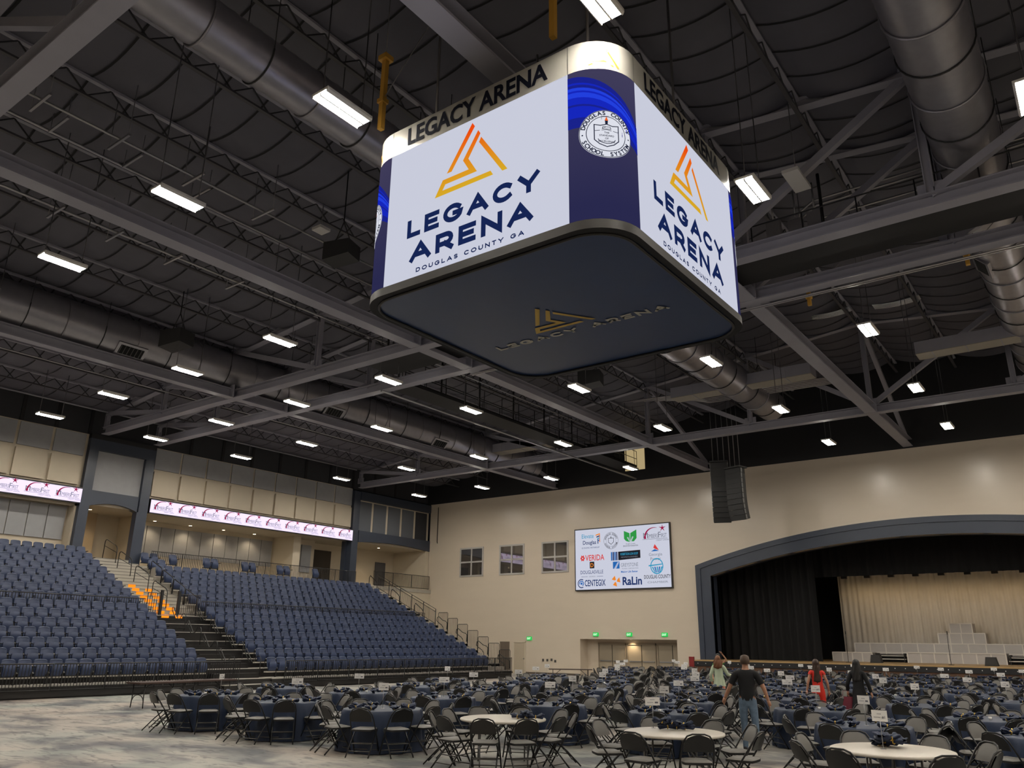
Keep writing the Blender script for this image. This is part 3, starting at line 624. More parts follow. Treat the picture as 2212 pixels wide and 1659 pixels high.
for x, y, z, lb in ((-6.9, 23.3, 14.4, 'tall'), (-6.2, 23.3, 14.4, 'shorter'), (-5.6, 23.3, 14.5, 'thin')):
    t = thing('control_box', '%s grey electrical box on the rack beyond the scoreboard' % lb, 'electrical box', (x, y, z), 0, 'grey electrical boxes')
    MB().box(-.22, .22, -.12, .12, 0, .75 if lb == 'tall' else .55).build('box_body', mat('grey_box_paint', (.24, .23, .25), .5), t); MB().tube([(0, 0, .7), (0, 0, 1.6)], .03).build('box_conduit', conduit, t)

# ---------------------------------------------------------------- scoreboard
SX, SY, HW, CR = -8.11, 12.46, 2.91, .82
Z0, Z1_, Z2_, Z3_ = 8.30, 8.42, 11.29, 11.87
sb = thing('scoreboard', 'four-sided hanging scoreboard with rounded corners and lit white screens', 'scoreboard', (SX, SY, Z0))
def ringpts(hw, r, n=10):
    P = []
    for cx, cy, a0 in ((hw-r, hw-r, 0), (-hw+r, hw-r, 90), (-hw+r, -hw+r, 180), (hw-r, -hw+r, 270)):
        for i in range(n+1): a = math.radians(a0+90*i/n); P.append((cx+r*math.cos(a), cy+r*math.sin(a)))
    return P
def band(m, hw, r, z0, z1, mi, n=10, hw2=None):
    P = ringpts(hw, r, n); Q = ringpts(hw2 or hw, r, n); k = len(P)
    m.add([(x, y, z0) for x, y in P]+[(x, y, z1) for x, y in Q], [(i, (i+1) % k, k+(i+1) % k, k+i) for i in range(k)], mi, True)
sbdark = mat('scoreboard_frame', (.045, .042, .04), .45, 0, .08, 3)
m = MB(); band(m, HW-.02, CR, Z0-Z0, Z3_-Z0-.02, 0); P = ringpts(HW-.02, CR); m.poly([(x, y, Z3_-Z0-.05) for x, y in P]); m.build('cabinet', sbdark, sb)
m = MB(); band(m, HW+.02, CR, -.04, Z1_-Z0, 0); band(m, HW+.02, CR, -.04, -.0401, 1, hw2=HW-.10); m.build('skirt', [sbdark, black], sb)
m = MB(); m.tube([(x, y, -.05) for x, y in ringpts(HW-.14, CR-.1)], .028, 6, 0, True); m.build('bottom_edge_trim', blackmetal, sb)
orange_lo, orange_hi = (.62, .36, .015), (.80, .085, .004)
ZPOLY = [(.144,2.576), (.199,2.483), (-.07,2.049), (.141,1.706), (-.612,1.706), (-.68,1.597), (.455,1.597), (.515,1.496), (-.865,1.496), (-.68,1.818), (-.056,1.818), (-.20,2.058)]
BARS = [[(0,2.791), (.063,2.693), (-.47,1.926), (-.588,1.926)], [(.22,2.40), (.17,2.31), (.72,1.496), (.833,1.496)]]
def mark(m, fr, mi, k=1, ox=0, oy=0, z=0):
    for P in [ZPOLY]+BARS: m.poly([fr(ox+a*k, oy+b*k, z) for a, b in P], mi)
bp_ = mat('scoreboard_bottom_vinyl', (.028, .050, .125), .33, 0, .12, .8, .06, 3)
m = MB(); m.poly([(x, y, -.02) for x, y in ringpts(HW-.12, CR-.08)][::-1], 0)
fB = frame((0, .70, -.035), (1,0,0), (0,-1,0), (0,0,-1))
m.stroke('LEGACY ARENA', -2.07, 2.07, -.04, .22, .058, fB, 1, .3)
goldp = mat('gold_vinyl', (.50, .33, .05), .45); creamv = mat('cream_vinyl', (.45, .44, .38), .5); orv = mat('orange_vinyl', (.52, .20, .04), .45)
mark(m, fB, 2, .86, -.1, -.95); m.build('bottom_panel', [bp_, creamv, goldp], sb)
headm = mat('header_gloss_panel', (.31, .297, .27), .24, .0, .03, 2, spec=.5)
m = MB(); band(m, HW, CR, Z2_-Z0, Z3_-Z0, 0); 
letter = mat('header_letter_black', (.004, .005, .012), .8, spec=.1)
orange_v = mat('header_mark_orange', (.58, .24, .02), .4)
for k in range(4):
    a = PI/2*k; U = V((math.cos(a), math.sin(a), 0)); Wn = V((math.sin(a), -math.cos(a), 0))
    fr = frame(Wn*(HW+.008)+V((0,0,Z2_-Z0)), U, (0,0,1), Wn)
    m.text('LEGACY ARENA', 0, .125, .385, fr, 1, 'C', .032, w=3.36)
    for s_ in (-1, 1): m.add([fr(s_*(HW-CR)-.006, 0, 0), fr(s_*(HW-CR)+.006, 0, 0), fr(s_*(HW-CR)+.006, Z3_-Z2_, 0), fr(s_*(HW-CR)-.006, Z3_-Z2_, 0)], [(0,1,2,3)], 2)
    cc = Wn*(HW-CR)+U*(HW-CR)
    def fc(x, y, z=0, cc=cc, a=a):
        t = a-PI/4+x/CR; return V((cc.x+(CR+.008+z)*math.cos(t), cc.y+(CR+.008+z)*math.sin(t), y))
    for Pq in [ZPOLY]+BARS: m.poly([fc((q[0])*.33, Z2_-Z0+(q[1]-1.47)*.33+.07) for q in Pq], 3)
m.build('header_band', [headm, letter, blackmetal, orange_v], sb)
ledor = led_glow('led_orange_gradient', (.66, .40, .02), (.82, .07, .004), 1.0, 2, 1.6, 2.75)
ledw = glow('led_seal_white', (.72, .74, .82), 1.0); ledk = glow('led_ink', (.012, .016, .04), 1.0)
wavem = led_glow('led_corner_navy', (.022, .022, .075), (.050, .045, .10), 1.0, 2, .4, 2.9); blues = [glow('led_blue_deep', (.010, .016, .26), 1), glow('led_blue_mid', (.008, .02, .50), 1), glow('led_blue_bright', (.016, .05, .72), 1)]
for k in range(4):
    a = PI/2*k; U = V((math.cos(a), math.sin(a), 0)); Wn = V((math.sin(a), -math.cos(a), 0))
    fr = frame(Wn*(HW+.012)+V((0,0,Z1_-Z0)), U, (0,0,1), Wn); w = HW-CR; h = Z2_-Z1_
    m = MB(); m.add([fr(x, y) for x, y in ((-w,0), (w,0), (w,h), (-w,h))], [(0,1,2,3)], 0)
    mark(m, fr, 1, 1, 0, 0, .006)
    m.stroke('LEGACY', -1.535, 1.51, .855, .375, .10, fr, 2, .24, .006); m.stroke('ARENA', -1.43, 1.376, .32, .385, .104, fr, 2, .25, .006)
    m.stroke('DOUGLAS COUNTY GA', -1.255, 1.20, .086, .09, .022, fr, 2, .42, .006)
    m.build('main_screen', [screenw, ledor, lednavy], sb)
    cc = Wn*(HW-CR)+U*(HW-CR); zc = 10.0-Z0
    def fc(x, y, z=0, cc=cc, a=a):
        t = a-PI/4+x/CR; return V((cc.x+(CR+.012+z)*math.cos(t), cc.y+(CR+.012+z)*math.sin(t), y))
    m = MB(); L = CR*PI/2
    m.grid(lambda u, v: fc(-L/2+L*u, Z1_-Z0+h*v), 12, 4, 0, False)
    for r0, r1_, mi, dz in ((.75, 1.78, 4, 0), (.95, 1.18, 5, 0), (1.22, 1.52, 5, .02), (1.36, 1.46, 6, .0), (1.50, 1.56, 6, .0), (1.62, 1.66, 5, 0)):
        def sw(u, v, r0=r0, r1_=r1_):
            x = -L/2+L*u; r_ = r0+(r1_-r0)*v; d = (x+L*.62)/1.25
            return fc(x, Z1_-Z0+1.0+r_*math.sqrt(max(.02, 1.0-d*d*.55))+.0*v, .002+.0006*mi)
        m.grid(sw, 14, 1, mi)
    m.grid(lambda u, v: fc(.455*v*math.cos(2*PI*u), zc+.455*v*math.sin(2*PI*u), .006), 48, 4, 1)
    for r_ in (.45, .335):
        m.grid(lambda u, v: fc((r_-.012*v)*math.cos(2*PI*u), zc+(r_-.012*v)*math.sin(2*PI*u), .010), 48, 1, 2)
    def ringtext(st, r0, a0, a1, flip):
        for i, c in enumerate(st):
            if c == ' ': continue
            t = math.radians(a0+(a1-a0)*(i+.5)/len(st)); ro = t-PI/2 if not flip else t+PI/2
            ox, oy = r0*math.cos(t), r0*math.sin(t); cs, sn = math.cos(ro), math.sin(ro)
            m.text(c, 0, -.034, .075, lambda p, q, z=0: fc(ox+p*cs-q*sn, zc+oy+p*sn+q*cs, .012), 2, 'C', .035)
    ringtext('DOUGLAS COUNTY', .393, 168, 12, False); ringtext('SCHOOL SYSTEM', .393, 198, 342, True)
    for sg in (-1, 1): m.grid(lambda u, v: fc(sg*.393+.014*v*math.cos(2*PI*u), zc-.02+.014*v*math.sin(2*PI*u), .012), 10, 1, 2)
    sh = [(-.2,.17), (-.1,.15), (0,.18), (.1,.15), (.2,.17), (.2,-.12), (.12,-.2), (0,-.25), (-.12,-.2), (-.2,-.12)]
    fs_ = lambda p, q, z=0: fc(p, zc+q, .012)
    m.ribbon(sh, .016, fs_, 2, True); m.ribbon([(-.2,.05), (0,.075), (.2,.05)], .01, fs_, 2)
    for i, st in enumerate(('THE', 'STANDARD', 'OF', 'EXCELLENCE')): m.text(st, 0, .0-.055*i, .034, fs_, 2, 'C', .02)
    m.poly([fs_(x, y) for x, y in ((-.02,.18), (.02,.18), (.025,.25), (-.025,.25))], 2); m.poly([fs_(x, y) for x, y in ((-.03,.25), (.03,.25), (.012,.3), (0,.33), (-.014,.29))], 3)
    m.ribbon([(-.07,.09), (-.06,.13), (.06,.13), (.07,.09), (-.07,.09), (-.02,.12)], .01, fs_, 2); m.ribbon(arc(0, -.07, .15, .12, 200, 340, 8), .012, fs_, 2); m.ribbon([(-.08,.27), (-.08,.33), (.04,.34)], .006, fs_, 2)
    m.build('corner_screen', [wavem, ledw, ledk, glow('led_flame', (.8, .12, .02), 1)]+blues, sb)
for sx in (-1, 1):
    for sy in (-1, 1): MB().tube([(sx*1.9, sy*1.9, Z3_-Z0-.1), (sx*1.9, sy*1.9, roofz(SX+sx*1.9)-Z0-.5)], .03, 6).build('lift_cable', wire, sb)

# ---------------------------------------------------------------- sponsor video wall
vx0, vx1, vz0, vz1 = -29.77, -22.65, 5.5, 9.52
t = thing('video_wall', 'large lit screen of sponsor logos on the cream wall above the doors', 'screen', ((vx0+vx1)/2, YW, (vz0+vz1)/2)); w = (vx1-vx0)/2; h = (vz1-vz0)/2
m = MB(); m.box(-w-.07, w+.07, -.16, -.0, -h-.07, h+.07); m.build('screen_housing', blackmetal, t)
m = MB(); fr = frame((0, -.165, 0), (1,0,0), (0,0,1), (0,-1,0)); m.add([fr(a, b) for a, b in ((-w,-h), (w,-h), (w,h), (-w,h))], [(0,1,2,3)], 0)
vm = [screenw, glow('vw_navy', (.02, .04, .14), 1), glow('vw_cyan', (.03, .30, .50), 1), glow('vw_orange', (.80, .24, .03), 1), glow('vw_red', (.65, .05, .05), 1), glow('vw_green', (.03, .30, .06), 1), glow('vw_grey', (.20, .22, .27), 1), glow('vw_black', (.015, .015, .02), 1), glow('vw_blue', (.02, .13, .42), 1), maroon, ledgrey]
def px(x, y): return (x-1543.5)/(1912-1175)*2*w, -(y-379)/(622-128)*2*h*.985   # reading the logos off a straightened layout
def TX(st, x, y, hh, mi, wd=None, b=0, al='C'): m.text(st, x, y, hh, fr, mi, al, b, wd, z=.01)
def CI(x, y, r, mi, r0=0, a0=0, a1=360, sy=1):
    n = 28; m.grid(lambda u, v: fr(x+(r0+(r-r0)*v)*math.cos(math.radians(a0+(a1-a0)*u)), y+sy*(r0+(r-r0)*v)*math.sin(math.radians(a0+(a1-a0)*u)), .012), n, 1, mi, False)
def PO(mi, *pts): m.poly([fr(a, b, .014) for a, b in pts], mi)
C1, C2, C3 = -2.33, .02, 2.52
TX('Elevate', C1-.22, 1.42, .30, 2, .95, .004); TX('Douglas', C1-.08, 1.0, .27, 1, 1.05, .012)
for i in range(4): PO((3, 1, 2, 8)[i], (C1+.42+.06*i, 1.62-.13*i), (C1+.75, 1.70-.13*i), (C1+.75, 1.62-.13*i), (C1+.42+.06*i, 1.54-.13*i))
PO(1, (C1+.56, 1.0), (C1+.62, 1.0), (C1+.62, 1.3), (C1+.56, 1.3)); PO(3, (C1+.70, 1.1), (C1+.76, 1.1), (C1+.76, 1.7), (C1+.70, 1.7))
TX('ECONOMIC PARTNERSHIP', C1, .72, .10, 1, 1.4)
x0 = -.72; CI(x0, 1.15, .56, 7, .545, sy=1.0); CI(x0, 1.15, .38, 7, .37)
def rt(st, r0, a0, a1, fl):
    for i, c in enumerate(st):
        if c == ' ': continue
        tt = math.radians(a0+(a1-a0)*(i+.5)/len(st)); ro = tt+(PI/2 if fl else -PI/2); cs, sn = math.cos(ro), math.sin(ro); ox, oy = x0+r0*math.cos(tt), 1.15+r0*math.sin(tt)
        m.text(c, 0, -.055, .11, lambda p, q, z=0: fr(ox+p*cs-q*sn, oy+p*sn+q*cs, .012), 7, 'C', .02)
rt('DOUGLAS COUNTY', .465, 168, 12, False); rt('SCHOOL SYSTEM', .465, 198, 342, True)
m.ribbon([(x0+a, 1.15+b) for a, b in ((-.2,.16), (.2,.16), (.2,-.1), (0,-.25), (-.2,-.1))], .03, lambda p, q, z=0: fr(p, q, .012), 7, True); PO(7, (x0-.02, 1.31), (x0+.02, 1.31), (x0+.03, 1.42), (x0-.03, 1.42))
PO(5, (.28, 1.72), (.70, 1.55), (.72, .95), (.42, 1.05), (.28, 1.2)); PO(glow and 5, (1.22, 1.76), (.76, 1.55), (.74, 1.0), (1.02, 1.0), (1.22, 1.2)); CI(.55, 1.42, .09, 0); CI(.92, 1.45, .09, 0)
PO(0, (.5, 1.28), (.6, 1.3), (.74, 1.05), (.9, 1.33), (1.0, 1.3), (.78, .9), (.72, .9)); TX('Douglas County', .75, .82, .08, 7, .7); TX('EDUCATION FOUNDATION', .75, .68, .09, 7, 1.1, .01)
logo_members(m, lambda a, b, z=0: fr(a, b, .012), C3, 1.15, 1.12, 9, 10)
CI(-2.98, .08, .15, 4, .05); 
for i in range(6): a = PI/3*i; CI(-2.98+.14*math.cos(a), .08+.17*math.sin(a), .045, 4)
TX('VERIDA', -2.02, -.10, .40, 4, 1.5, .012)
for i in range(4): PO(1 if i % 2 else 8, (-.75+.13*i, -.18), (-.65+.13*i, -.18), (-.65+.13*i, .38), (-.75+.13*i, .38))
PO(7, (-.2, -.18), (1.45, -.1), (1.45, .42), (-.2, .38)); m.text('ROBERTSON LOIA ROOF', .63, .13, .16, lambda p, q, z=0: fr(p, q, .018), 2, 'C', .012, 1.3); m.text('ARCHITECTS & ENGINEERS', .63, -.04, .09, lambda p, q, z=0: fr(p, q, .018), 6, 'C', .0, 1.25)
PO(4, (2.52, .72), (2.80, .32), (2.52, .42)); PO(4, (2.52, .72), (2.52, .42), (2.40, .50)); PO(8, (2.22, .26), (2.50, .40), (2.80, .28))
TX('Georgia', C3+.02, -.02, .20, 6, .95); TX('Power', C3+.02, -.30, .20, 6, .74)
PO(7, (-2.42, -.62), (-2.06, -.62), (-2.06, -.18), (-2.42, -.18)); m.text('D', -2.24, -.53, .26, lambda p, q, z=0: fr(p, q, .018), 3, 'C', .02)
TX('DOUGLASVILLE', -2.27, -.98, .25, 1, 1.78); TX('GEORGIA', -2.24, -1.2, .09, 6, .5); PO(1, (-3.1, -1.17), (-2.6, -1.17), (-2.6, -1.15), (-3.1, -1.15)); PO(1, (-1.88, -1.17), (-1.4, -1.17), (-1.4, -1.15), (-1.88, -1.15))
PO(8, (-.62, -.72), (-.12, -.72), (-.12, -.26), (-.62, -.26)); PO(0, (-.55, -.72), (-.38, -.72), (-.14, -.3), (-.25, -.28))
TX('GREYSTONE', .62, -.62, .25, 6, 1.28); TX('POWER CORPORATION', .66, -.78, .08, 6, 1.2); TX('Making Life Better', .6, -1.0, .13, 8, 1.25, .02)
CI(2.60, -.68, .46, 2, .40, sy=1.1)
for i in range(5): PO(8 if i % 2 else 2, (2.24+.17*i, -.72-.0), (2.34+.17*i, -.72), (2.50+.08*i, -1.08), (2.44+.08*i, -1.08))
PO(2, (2.02, -.60), (2.98, -.54), (2.98, -.60), (2.02, -.68))
CI(-3.1, -1.6, .30, 1, .24, 60, 300); CI(-3.1, -1.6, .19, 8, .13, -60, 200); CI(-3.1, -1.6, .08, 8)
TX('CENTEGIX', -2.03, -1.78, .42, 1, 1.62, .016)
for i in range(3): a = math.radians(90+120*i); b = a+1.25; PO(3, (-.42+.07*math.cos(a), -1.52+.08*math.sin(a)), (-.42+.34*math.cos(a+.25), -1.52+.36*math.sin(a+.25)), (-.42+.34*math.cos(b), -1.52+.36*math.sin(b)), (-.42+.12*math.cos(b), -1.52+.12*math.sin(b)))
TX('RaLin', .78, -1.78, .52, 1, 1.42, .03); TX('DOUGLAS COUNTY', 2.60, -1.45, .24, 7, 1.88, .008); TX('CHAMBER', 2.62, -1.74, .13, 6, 1.45, 0)
m.build('screen_face', vm, t)
# ---------------------------------------------------------------- line-array speakers before the stage wall
def array(x, y, ztop, n, lb, rz, grp='line array speakers'):
    t = thing('line_array', lb, 'speaker array', (x, y, ztop), rz, grp); z = 0; yy = 0; ang = 0; hh = .27
    cabm = mat('black_cabinet', (.02, .02, .021), .6)
    MB().box(-.5, .5, -.35, .35, -.08, 0).build('flying_frame', blackmetal, t)
    z = -.1
    for i in range(n):
        ang = max(0, (i-n*.45))*.055; c, s_ = math.cos(ang), math.sin(ang); fr = frame((0, yy, z), (1,0,0), (0, c, s_), (0, s_, -c))
        m = MB(); m.prism([(-.46,-.27), (.46,-.27), (.36,.33), (-.36,.33)], fr, hh-.006)
        for xx in (-.47, .47): m.prism([(xx-.015,-.2), (xx+.015,-.2), (xx+.015,-.1), (xx-.015,-.1)], frame((0, yy, z), (1,0,0), (0, c, s_), (0, s_, -c)), hh-.04, 1)
        m.build('speaker_cabinet', [cabm, mat('rigging_steel', (.25, .25, .25), .4, .7)], t); z -= hh*c; yy += hh*s_
    m = MB()
    for xx in (-.3, 0, .3): m.tube([(xx, 0, 0), (xx, 0, roofz(x)-ztop-.5)], .02, 5)
    m.build('hoist_chain', wire, t)
array(-16.65, 41.6, 11.75, 12, 'tall black line array hung before the stage wall, the one nearer the video wall', .35)
array(-15.35, 40.6, 11.1, 10, 'slightly lower black line array, the one nearer the stage centre', -.25)

# ---------------------------------------------------------------- stage
mb = MB(); mb.box(-20.9, 4.9, 46.35, 59.5, 1.12, 1.2); struct(mb, 'floor_stage', wood, 'wooden stage floor', 'floor')
t = thing('stage_apron', 'wood-faced stage front with a black studded edge', 'stage', (CX, 46.4, 0)); t['kind'] = 'structure'
MB().box(-12.9, 12.9, 0, .2, 0, .86).build('stage_face', woodface, t)
m = MB(); m.box(-12.9, 12.9, -.06, .2, .86, 1.13)
for i in range(52): m.box(-12.7+.49*i, -12.66+.49*i, -.07, -.06, .99, 1.03, 1)
m.build('studded_edge', [black, white], t)
mb = MB(); mb.box(-22, 6, 59.5, 59.8, 0, 12); struct(mb, 'wall_backstage', black, 'black back wall of the stage', 'wall')
mb = MB(); mb.box(-22.3, -22, YW+T, 59.8, 0, 12); mb.box(6, 6.3, YW+T, 59.8, 0, 12); struct(mb, 'wall_stage_side', black, 'black side walls of the stage', 'wall')
mb = MB(); mb.box(-22, 6, YW+T, 59.8, 11.8, 12); struct(mb, 'ceiling_stage', black, 'black ceiling over the stage', 'ceiling')
def curtain(name, x0, x1, y, z0, z1, m_, label, amp, per, seed):
    rr = random.Random(seed); L = x1-x0; n = int(L/.06); off = 0; A = []
    ph = 0
    for i in range(n+1): ph += 2*PI*.06/per*rr.uniform(.6, 1.4); A.append(amp*math.sin(ph)+amp*.5*math.sin(ph*.37+1))
    m = MB(); m.grid(lambda u, v: (x0+L*u, y+A[int(round(u*n))]*(.75+.25*(1-v)), z0+(z1-z0)*v), n, 3)
    return tag(m.build(name, m_), label, 'curtain')
curtain('stage_curtain', -20.8, -14.6, 50.4, 1.2, 11, drape, 'black velour curtain covering the bleacher-side wing of the stage', .12, .5, 1)
curtain('stage_valance', -21.5, 5.5, 51.2, 6.05, 11.5, drape, 'black valance hanging across the top of the stage opening', .06, .5, 2)
curtain('back_curtain', -14.6, 6, 55.2, 1.2, 8.6, paledrape, 'pale pleated curtain across the back of the stage', .06, .34, 3)
for i in range(12):
    x = -13.5+1.35*i
    t = thing('stage_light', 'black stage light below the valance, %s from the bleacher side' % ORD[i], 'stage light', (x, 52.6, 6.2), 0, 'black stage lights')
    MB().box(-.16, .16, -.14, .14, -.18, .12).build('lamp_body', blackmetal, t); MB().box(-.12, .12, .14, .16, -.14, .06).build('lamp_lens', glow('warm_stage_lens', (1, .66, .3), 6), t)
    MB().box(-.2, .2, -.03, .03, .12, .3).build('yoke', blackmetal, t)
    l = bpy.data.lights.new('stage_lamp', 'SPOT'); l.energy = 45; l.color = (1, .70, .36); l.spot_size = 1.5; l.spot_blend = .8; l.shadow_soft_size = .12
    lo = bpy.data.objects.new('stage_lamp', l); COL.objects.link(lo); lo.parent = t; lo.location = (0, .2, -.06); lo.rotation_euler = (math.radians(48), 0, 0)
def riserwall(x0, x1, y, z0, z1, n, lb):
    t = thing('stage_riser', lb, 'riser', ((x0+x1)/2, y, z0), 0, 'cloth-faced choir risers'); w = (x1-x0)/2; h = z1-z0
    m = MB(); m.box(-w, w, 0, 1.2, 0, h-.04); m.build('riser_body', risercream, t)
    m = MB(); m.box(-w-.02, w+.02, -.03, 1.22, h-.05, h)
    for i in range(n+1): m.box(-w+2*w*i/n-.03, -w+2*w*i/n+.03, -.02, 0, 0, h-.05)
    m.build('riser_trim', risertrim, t)
riserwall(-14.55, -12.3, 52.2, 1.2, 1.74, 4, 'low pale riser at the bleacher end of the stage')
riserwall(-10.4, -5.5, 52.2, 1.2, 1.78, 7, 'long low cream riser at the front centre of the stage')
riserwall(-13.55, 4, 52.9+.6, 1.62, 2.28, 20, 'long grey riser along the back of the stage')
riserwall(-8.9, -6.5, 54.0-.35, 2.28, 2.86, 4, 'grey riser block stacked behind the centre')
riserwall(-8.25, -7.1, 54.0-.30, 2.86, 3.4, 2, 'top grey riser block of the stack')
MB_ = MB(); MB_.box(-13.5, 4, 53.55, 54.6, 1.2, 1.62); tag(MB_.build('black_platform', black), 'black platform under the long grey riser', 'platform')
for x0, x1, lb in ((-12.2, -10.5, 'steps between the two low risers'), (-5.4, -3.6, 'steps beyond the long cream riser')):
    t = thing('riser_steps', 'pale slatted '+lb, 'steps', ((x0+x1)/2, 52.2, 1.2)); w = (x1-x0)/2
    for k in range(3): MB().box(-w, w, .35*k, .35*k+.3, .16+.18*k, .2+.18*k).build('step_board', risertrim, t)
    MB().box(-w+.05, -w+.1, 0, 1.0, 0, .5).box(w-.1, w-.05, 0, 1.0, 0, .5).build('step_frame', blackmetal, t)
def micstand(x, y, lb, h=1.5):
    t = thing('microphone_stand', lb, 'microphone stand', (x, y, 1.2), 0, 'black microphone stands')
    MB().lathe([(.0, .03), (.14, .02), (.15, 0)], (0,0,0), 16).build('stand_base', blackmetal, t); MB().tube([(0, 0, 0), (0, 0, h*.7), (.02, 0, h)], .014, 6).build('stand_pole', blackmetal, t); MB().tube([(.02, 0, h), (.03, -.03, h+.16)], [.02, .028], 8).build('microphone', blackmetal, t)
micstand(-12.75, 48.6, 'black microphone stand before the low riser at the bleacher end'); micstand(-7.55, 48.0, 'black microphone stand before the long cream riser')
for x, y, lb in ((-11.5, 49.6, 'black wedge monitor in front of the slatted steps'), (-5.75, 48.2, 'black wedge monitor at the end of the cream riser')):
    t = thing('wedge_monitor', lb, 'speaker', (x, y, 1.2)); MB().prism([(-.3, 0), (.3, 0), (.22, .42), (-.22, .42)], frame((0, -.22, 0), (1,0,0), (0,0,1), (0,1,0)), .45).build('monitor_cabinet', mat('black_cabinet', (.02, .02, .021), .6), t); MB().prism([(-.26, .03), (.26, .03), (.19, .38), (-.19, .38)], frame((0, -.235, 0), (1,0,0), (0,0,1), (0,1,0)), .015).build('monitor_grille', mat('grille_black', (.03, .03, .03), .7), t)

# ---------------------------------------------------------------- bleachers
X1, TR, RI, ZT1 = -31.2, .863, .378, 1.267         # front seat-back line, row depth, row rise, front seat-top height
YA, YBk, YC = 20.73, 23.6, 40.0                    # aisle edge of the first block, edges of the second block
rx = lambda k: X1-TR*k
dz = lambda k: ZT1-.82+RI*k
def tier(name, y0, y1, rows, lb, mats):
    m = MB()
    for k in rows:
        x1 = rx(k)+.50; x0 = rx(k)-.40; z = dz(k)
        m.box(x0, x1, y0, y1, max(0, z-.9), z-.03, 0); m.box(x0, x1+.02, y0, y1, z-.03, z, 1)
    return tag(m.build(name, mats), lb, 'bleachers')
tier('bleacher_tier', 2, YA, range(0, 8), 'black stepped seating platform before the portal, lower rows', [blackmetal, deckm])
tier('bleacher_tier', YBk, YC+1.3, range(0, 8), 'black stepped seating platform between the aisle and the corner, lower rows', [blackmetal, deckm])
tier('concrete_tier', 2, YA, range(8, 15), 'concrete stepped platform before the portal, upper rows', [concrete, concrete])
tier('concrete_tier', YBk, YC+1.3, range(8, 13), 'concrete stepped platform between the aisle and the corner, upper rows', [concrete, concrete])
m = MB()
for k in range(8):
    x1 = rx(k)+.5; z = dz(k)
    m.box(rx(k)-.4, x1, YA, YBk, max(0, z-.9), z-.03, 0); m.box(x1-.30, x1+.02, YA+.02, YBk-.02, z-.03, z, 1)
    if k < 7: m.box(rx(k)-.36, rx(k)-.02, YA+.3, YBk-.3, z, z+RI/2-.03, 0); m.box(rx(k)-.36, rx(k)-.0, YA+.3, YBk-.3, z+RI/2-.03, z+RI/2, 0)
m.box(X1+.52, X1+.85, YA+.3, YBk-.3, 0, .2, 0); m.box(X1+.55, X1+.87, YA+.3, YBk-.3, .2, .23, 1)
tag(m.build('aisle_steps', [blackmetal, deckm]), 'black aisle steps with pale nosings between the two seat blocks', 'stairs')
m = MB(); mo = glow('step_light_orange', (1, .27, .012), 1.3)
for k in range(8, 16):
    z = dz(k); m.box(rx(k)-.4, rx(k)+.5, YA, YBk, max(0, z-1), z)
    m.box(rx(k)+.44, rx(k)+.505, YA, YBk, z-.03, z+.004, 1)
    if k < 15: m.box(rx(k)-.40, rx(k)+.06, YA, YBk, z, z+RI/2); m.box(rx(k)+.0, rx(k)+.065, YA, YBk, z+RI/2-.03, z+RI/2+.004, 1)
tag(m.build('upper_aisle_steps', [concrete, mat('grey_step_nosing', (.17, .16, .145), .7)]), 'pale concrete aisle steps leading up to the navy portal', 'stairs')
for k in range(7, 12):
    for i in range(2):
        for j, yy in enumerate((21.58, 22.28)):
            if k == 11 and (i == 1 or j == 1): continue
            x = rx(k)+(.42 if i == 0 else -.02); z = dz(k)+(0 if i == 0 else RI/2)
            t = tag(MB().box(x+.02, x+.085, yy, yy+.38, z-.12, z+.02).build('step_light_glow', mo), 'orange step light with its glow, %s step above the aisle gate, %s the portal-side seats' % (ORD[(k-7)*2+1-i], ('beside', 'away from')[j]), 'light', 'orange step lights')  # glowing box stands for the step light plus its pool on the riser
m = MB()
for k in range(14):
    z = dz(k)-.25; m.box(rx(k)-.4, rx(k)+.5, YC, YC+1.3, 0, z+.25, 0)
    m.box(rx(k)-.36, rx(k)+.05, YC+.1, YC+1.25, z+.25, z+.25+RI/2, 0)
m.box(-43.3, rx(13)-.3, YC, YC+1.3, 0, ZC-.3)
tag(m.build('side_stairs', [concrete]), 'pale stairs down the corner end of the seating', 'stairs')
# front deck, platform above the second block
m = MB()
for y0, y1 in ((2, YA+.0), (YBk, YC+1.3)): m.box(X1+.45, -30.62, y0, y1, .05, dz(0)-.05, 0); m.box(X1+.45, -30.6, y0, y1, dz(0)-.05, dz(0)-.01, 1)
tag(m.build('front_deck', [blackmetal, deckm]), 'narrow pale-edged front walkway of the bleachers', 'walkway')
ZP = 5.72
tag(MB().box(-43.6, rx(12)-.40, 23.9, 39.0, 0, ZP).build('seat_platform', concrete), 'raised concrete platform behind the second block, carrying loose seats', 'platform')
def rail(p, q, h, lb, grp, bars=.11, zb=.08, rr=.024):
    """one straight guard rail panel of vertical bars"""
    p = V(p); q = V(q); L = (q-p).length; d = (q-p)/L; t = thing('guard_rail', lb, 'railing', p, 0, grp)
    z = V((0,0,1)); m = MB(); m.tube([z*zb, z*h, d*L+z*h, d*L+z*zb], rr, 5, 0, True); m.build('rail_frame', railblack, t)
    m = MB(); n = max(1, int(L/bars))
    for i in range(1, n): a = d*(L*i/n); m.beam(a+z*zb, a+z*h, .019, .019, 0, (1,0,0))
    m.build('rail_bars', railblack, t); return t
y = YA+1.1; i = 0
while y > 5: rail((-30.55, y, .28), (-30.55, y-1.88, .28), .87, 'front guard rail of the portal-side seat block, %s panel from the aisle' % ORD[i], 'front rails of the first block', zb=0); y -= 1.92; i += 1
y = YBk+.6; i = 0
while y < YC+.5: rail((-30.55, y, .28), (-30.55, min(y+1.88, YC+1.2), .28), .87, 'front guard rail of the corner-side seat block, %s panel from the aisle' % ORD[i], 'front rails of the second block', zb=0); y += 1.92; i += 1
xm = rx(7)+.44; zm = dz(7)
y = YA-.05; i = 0
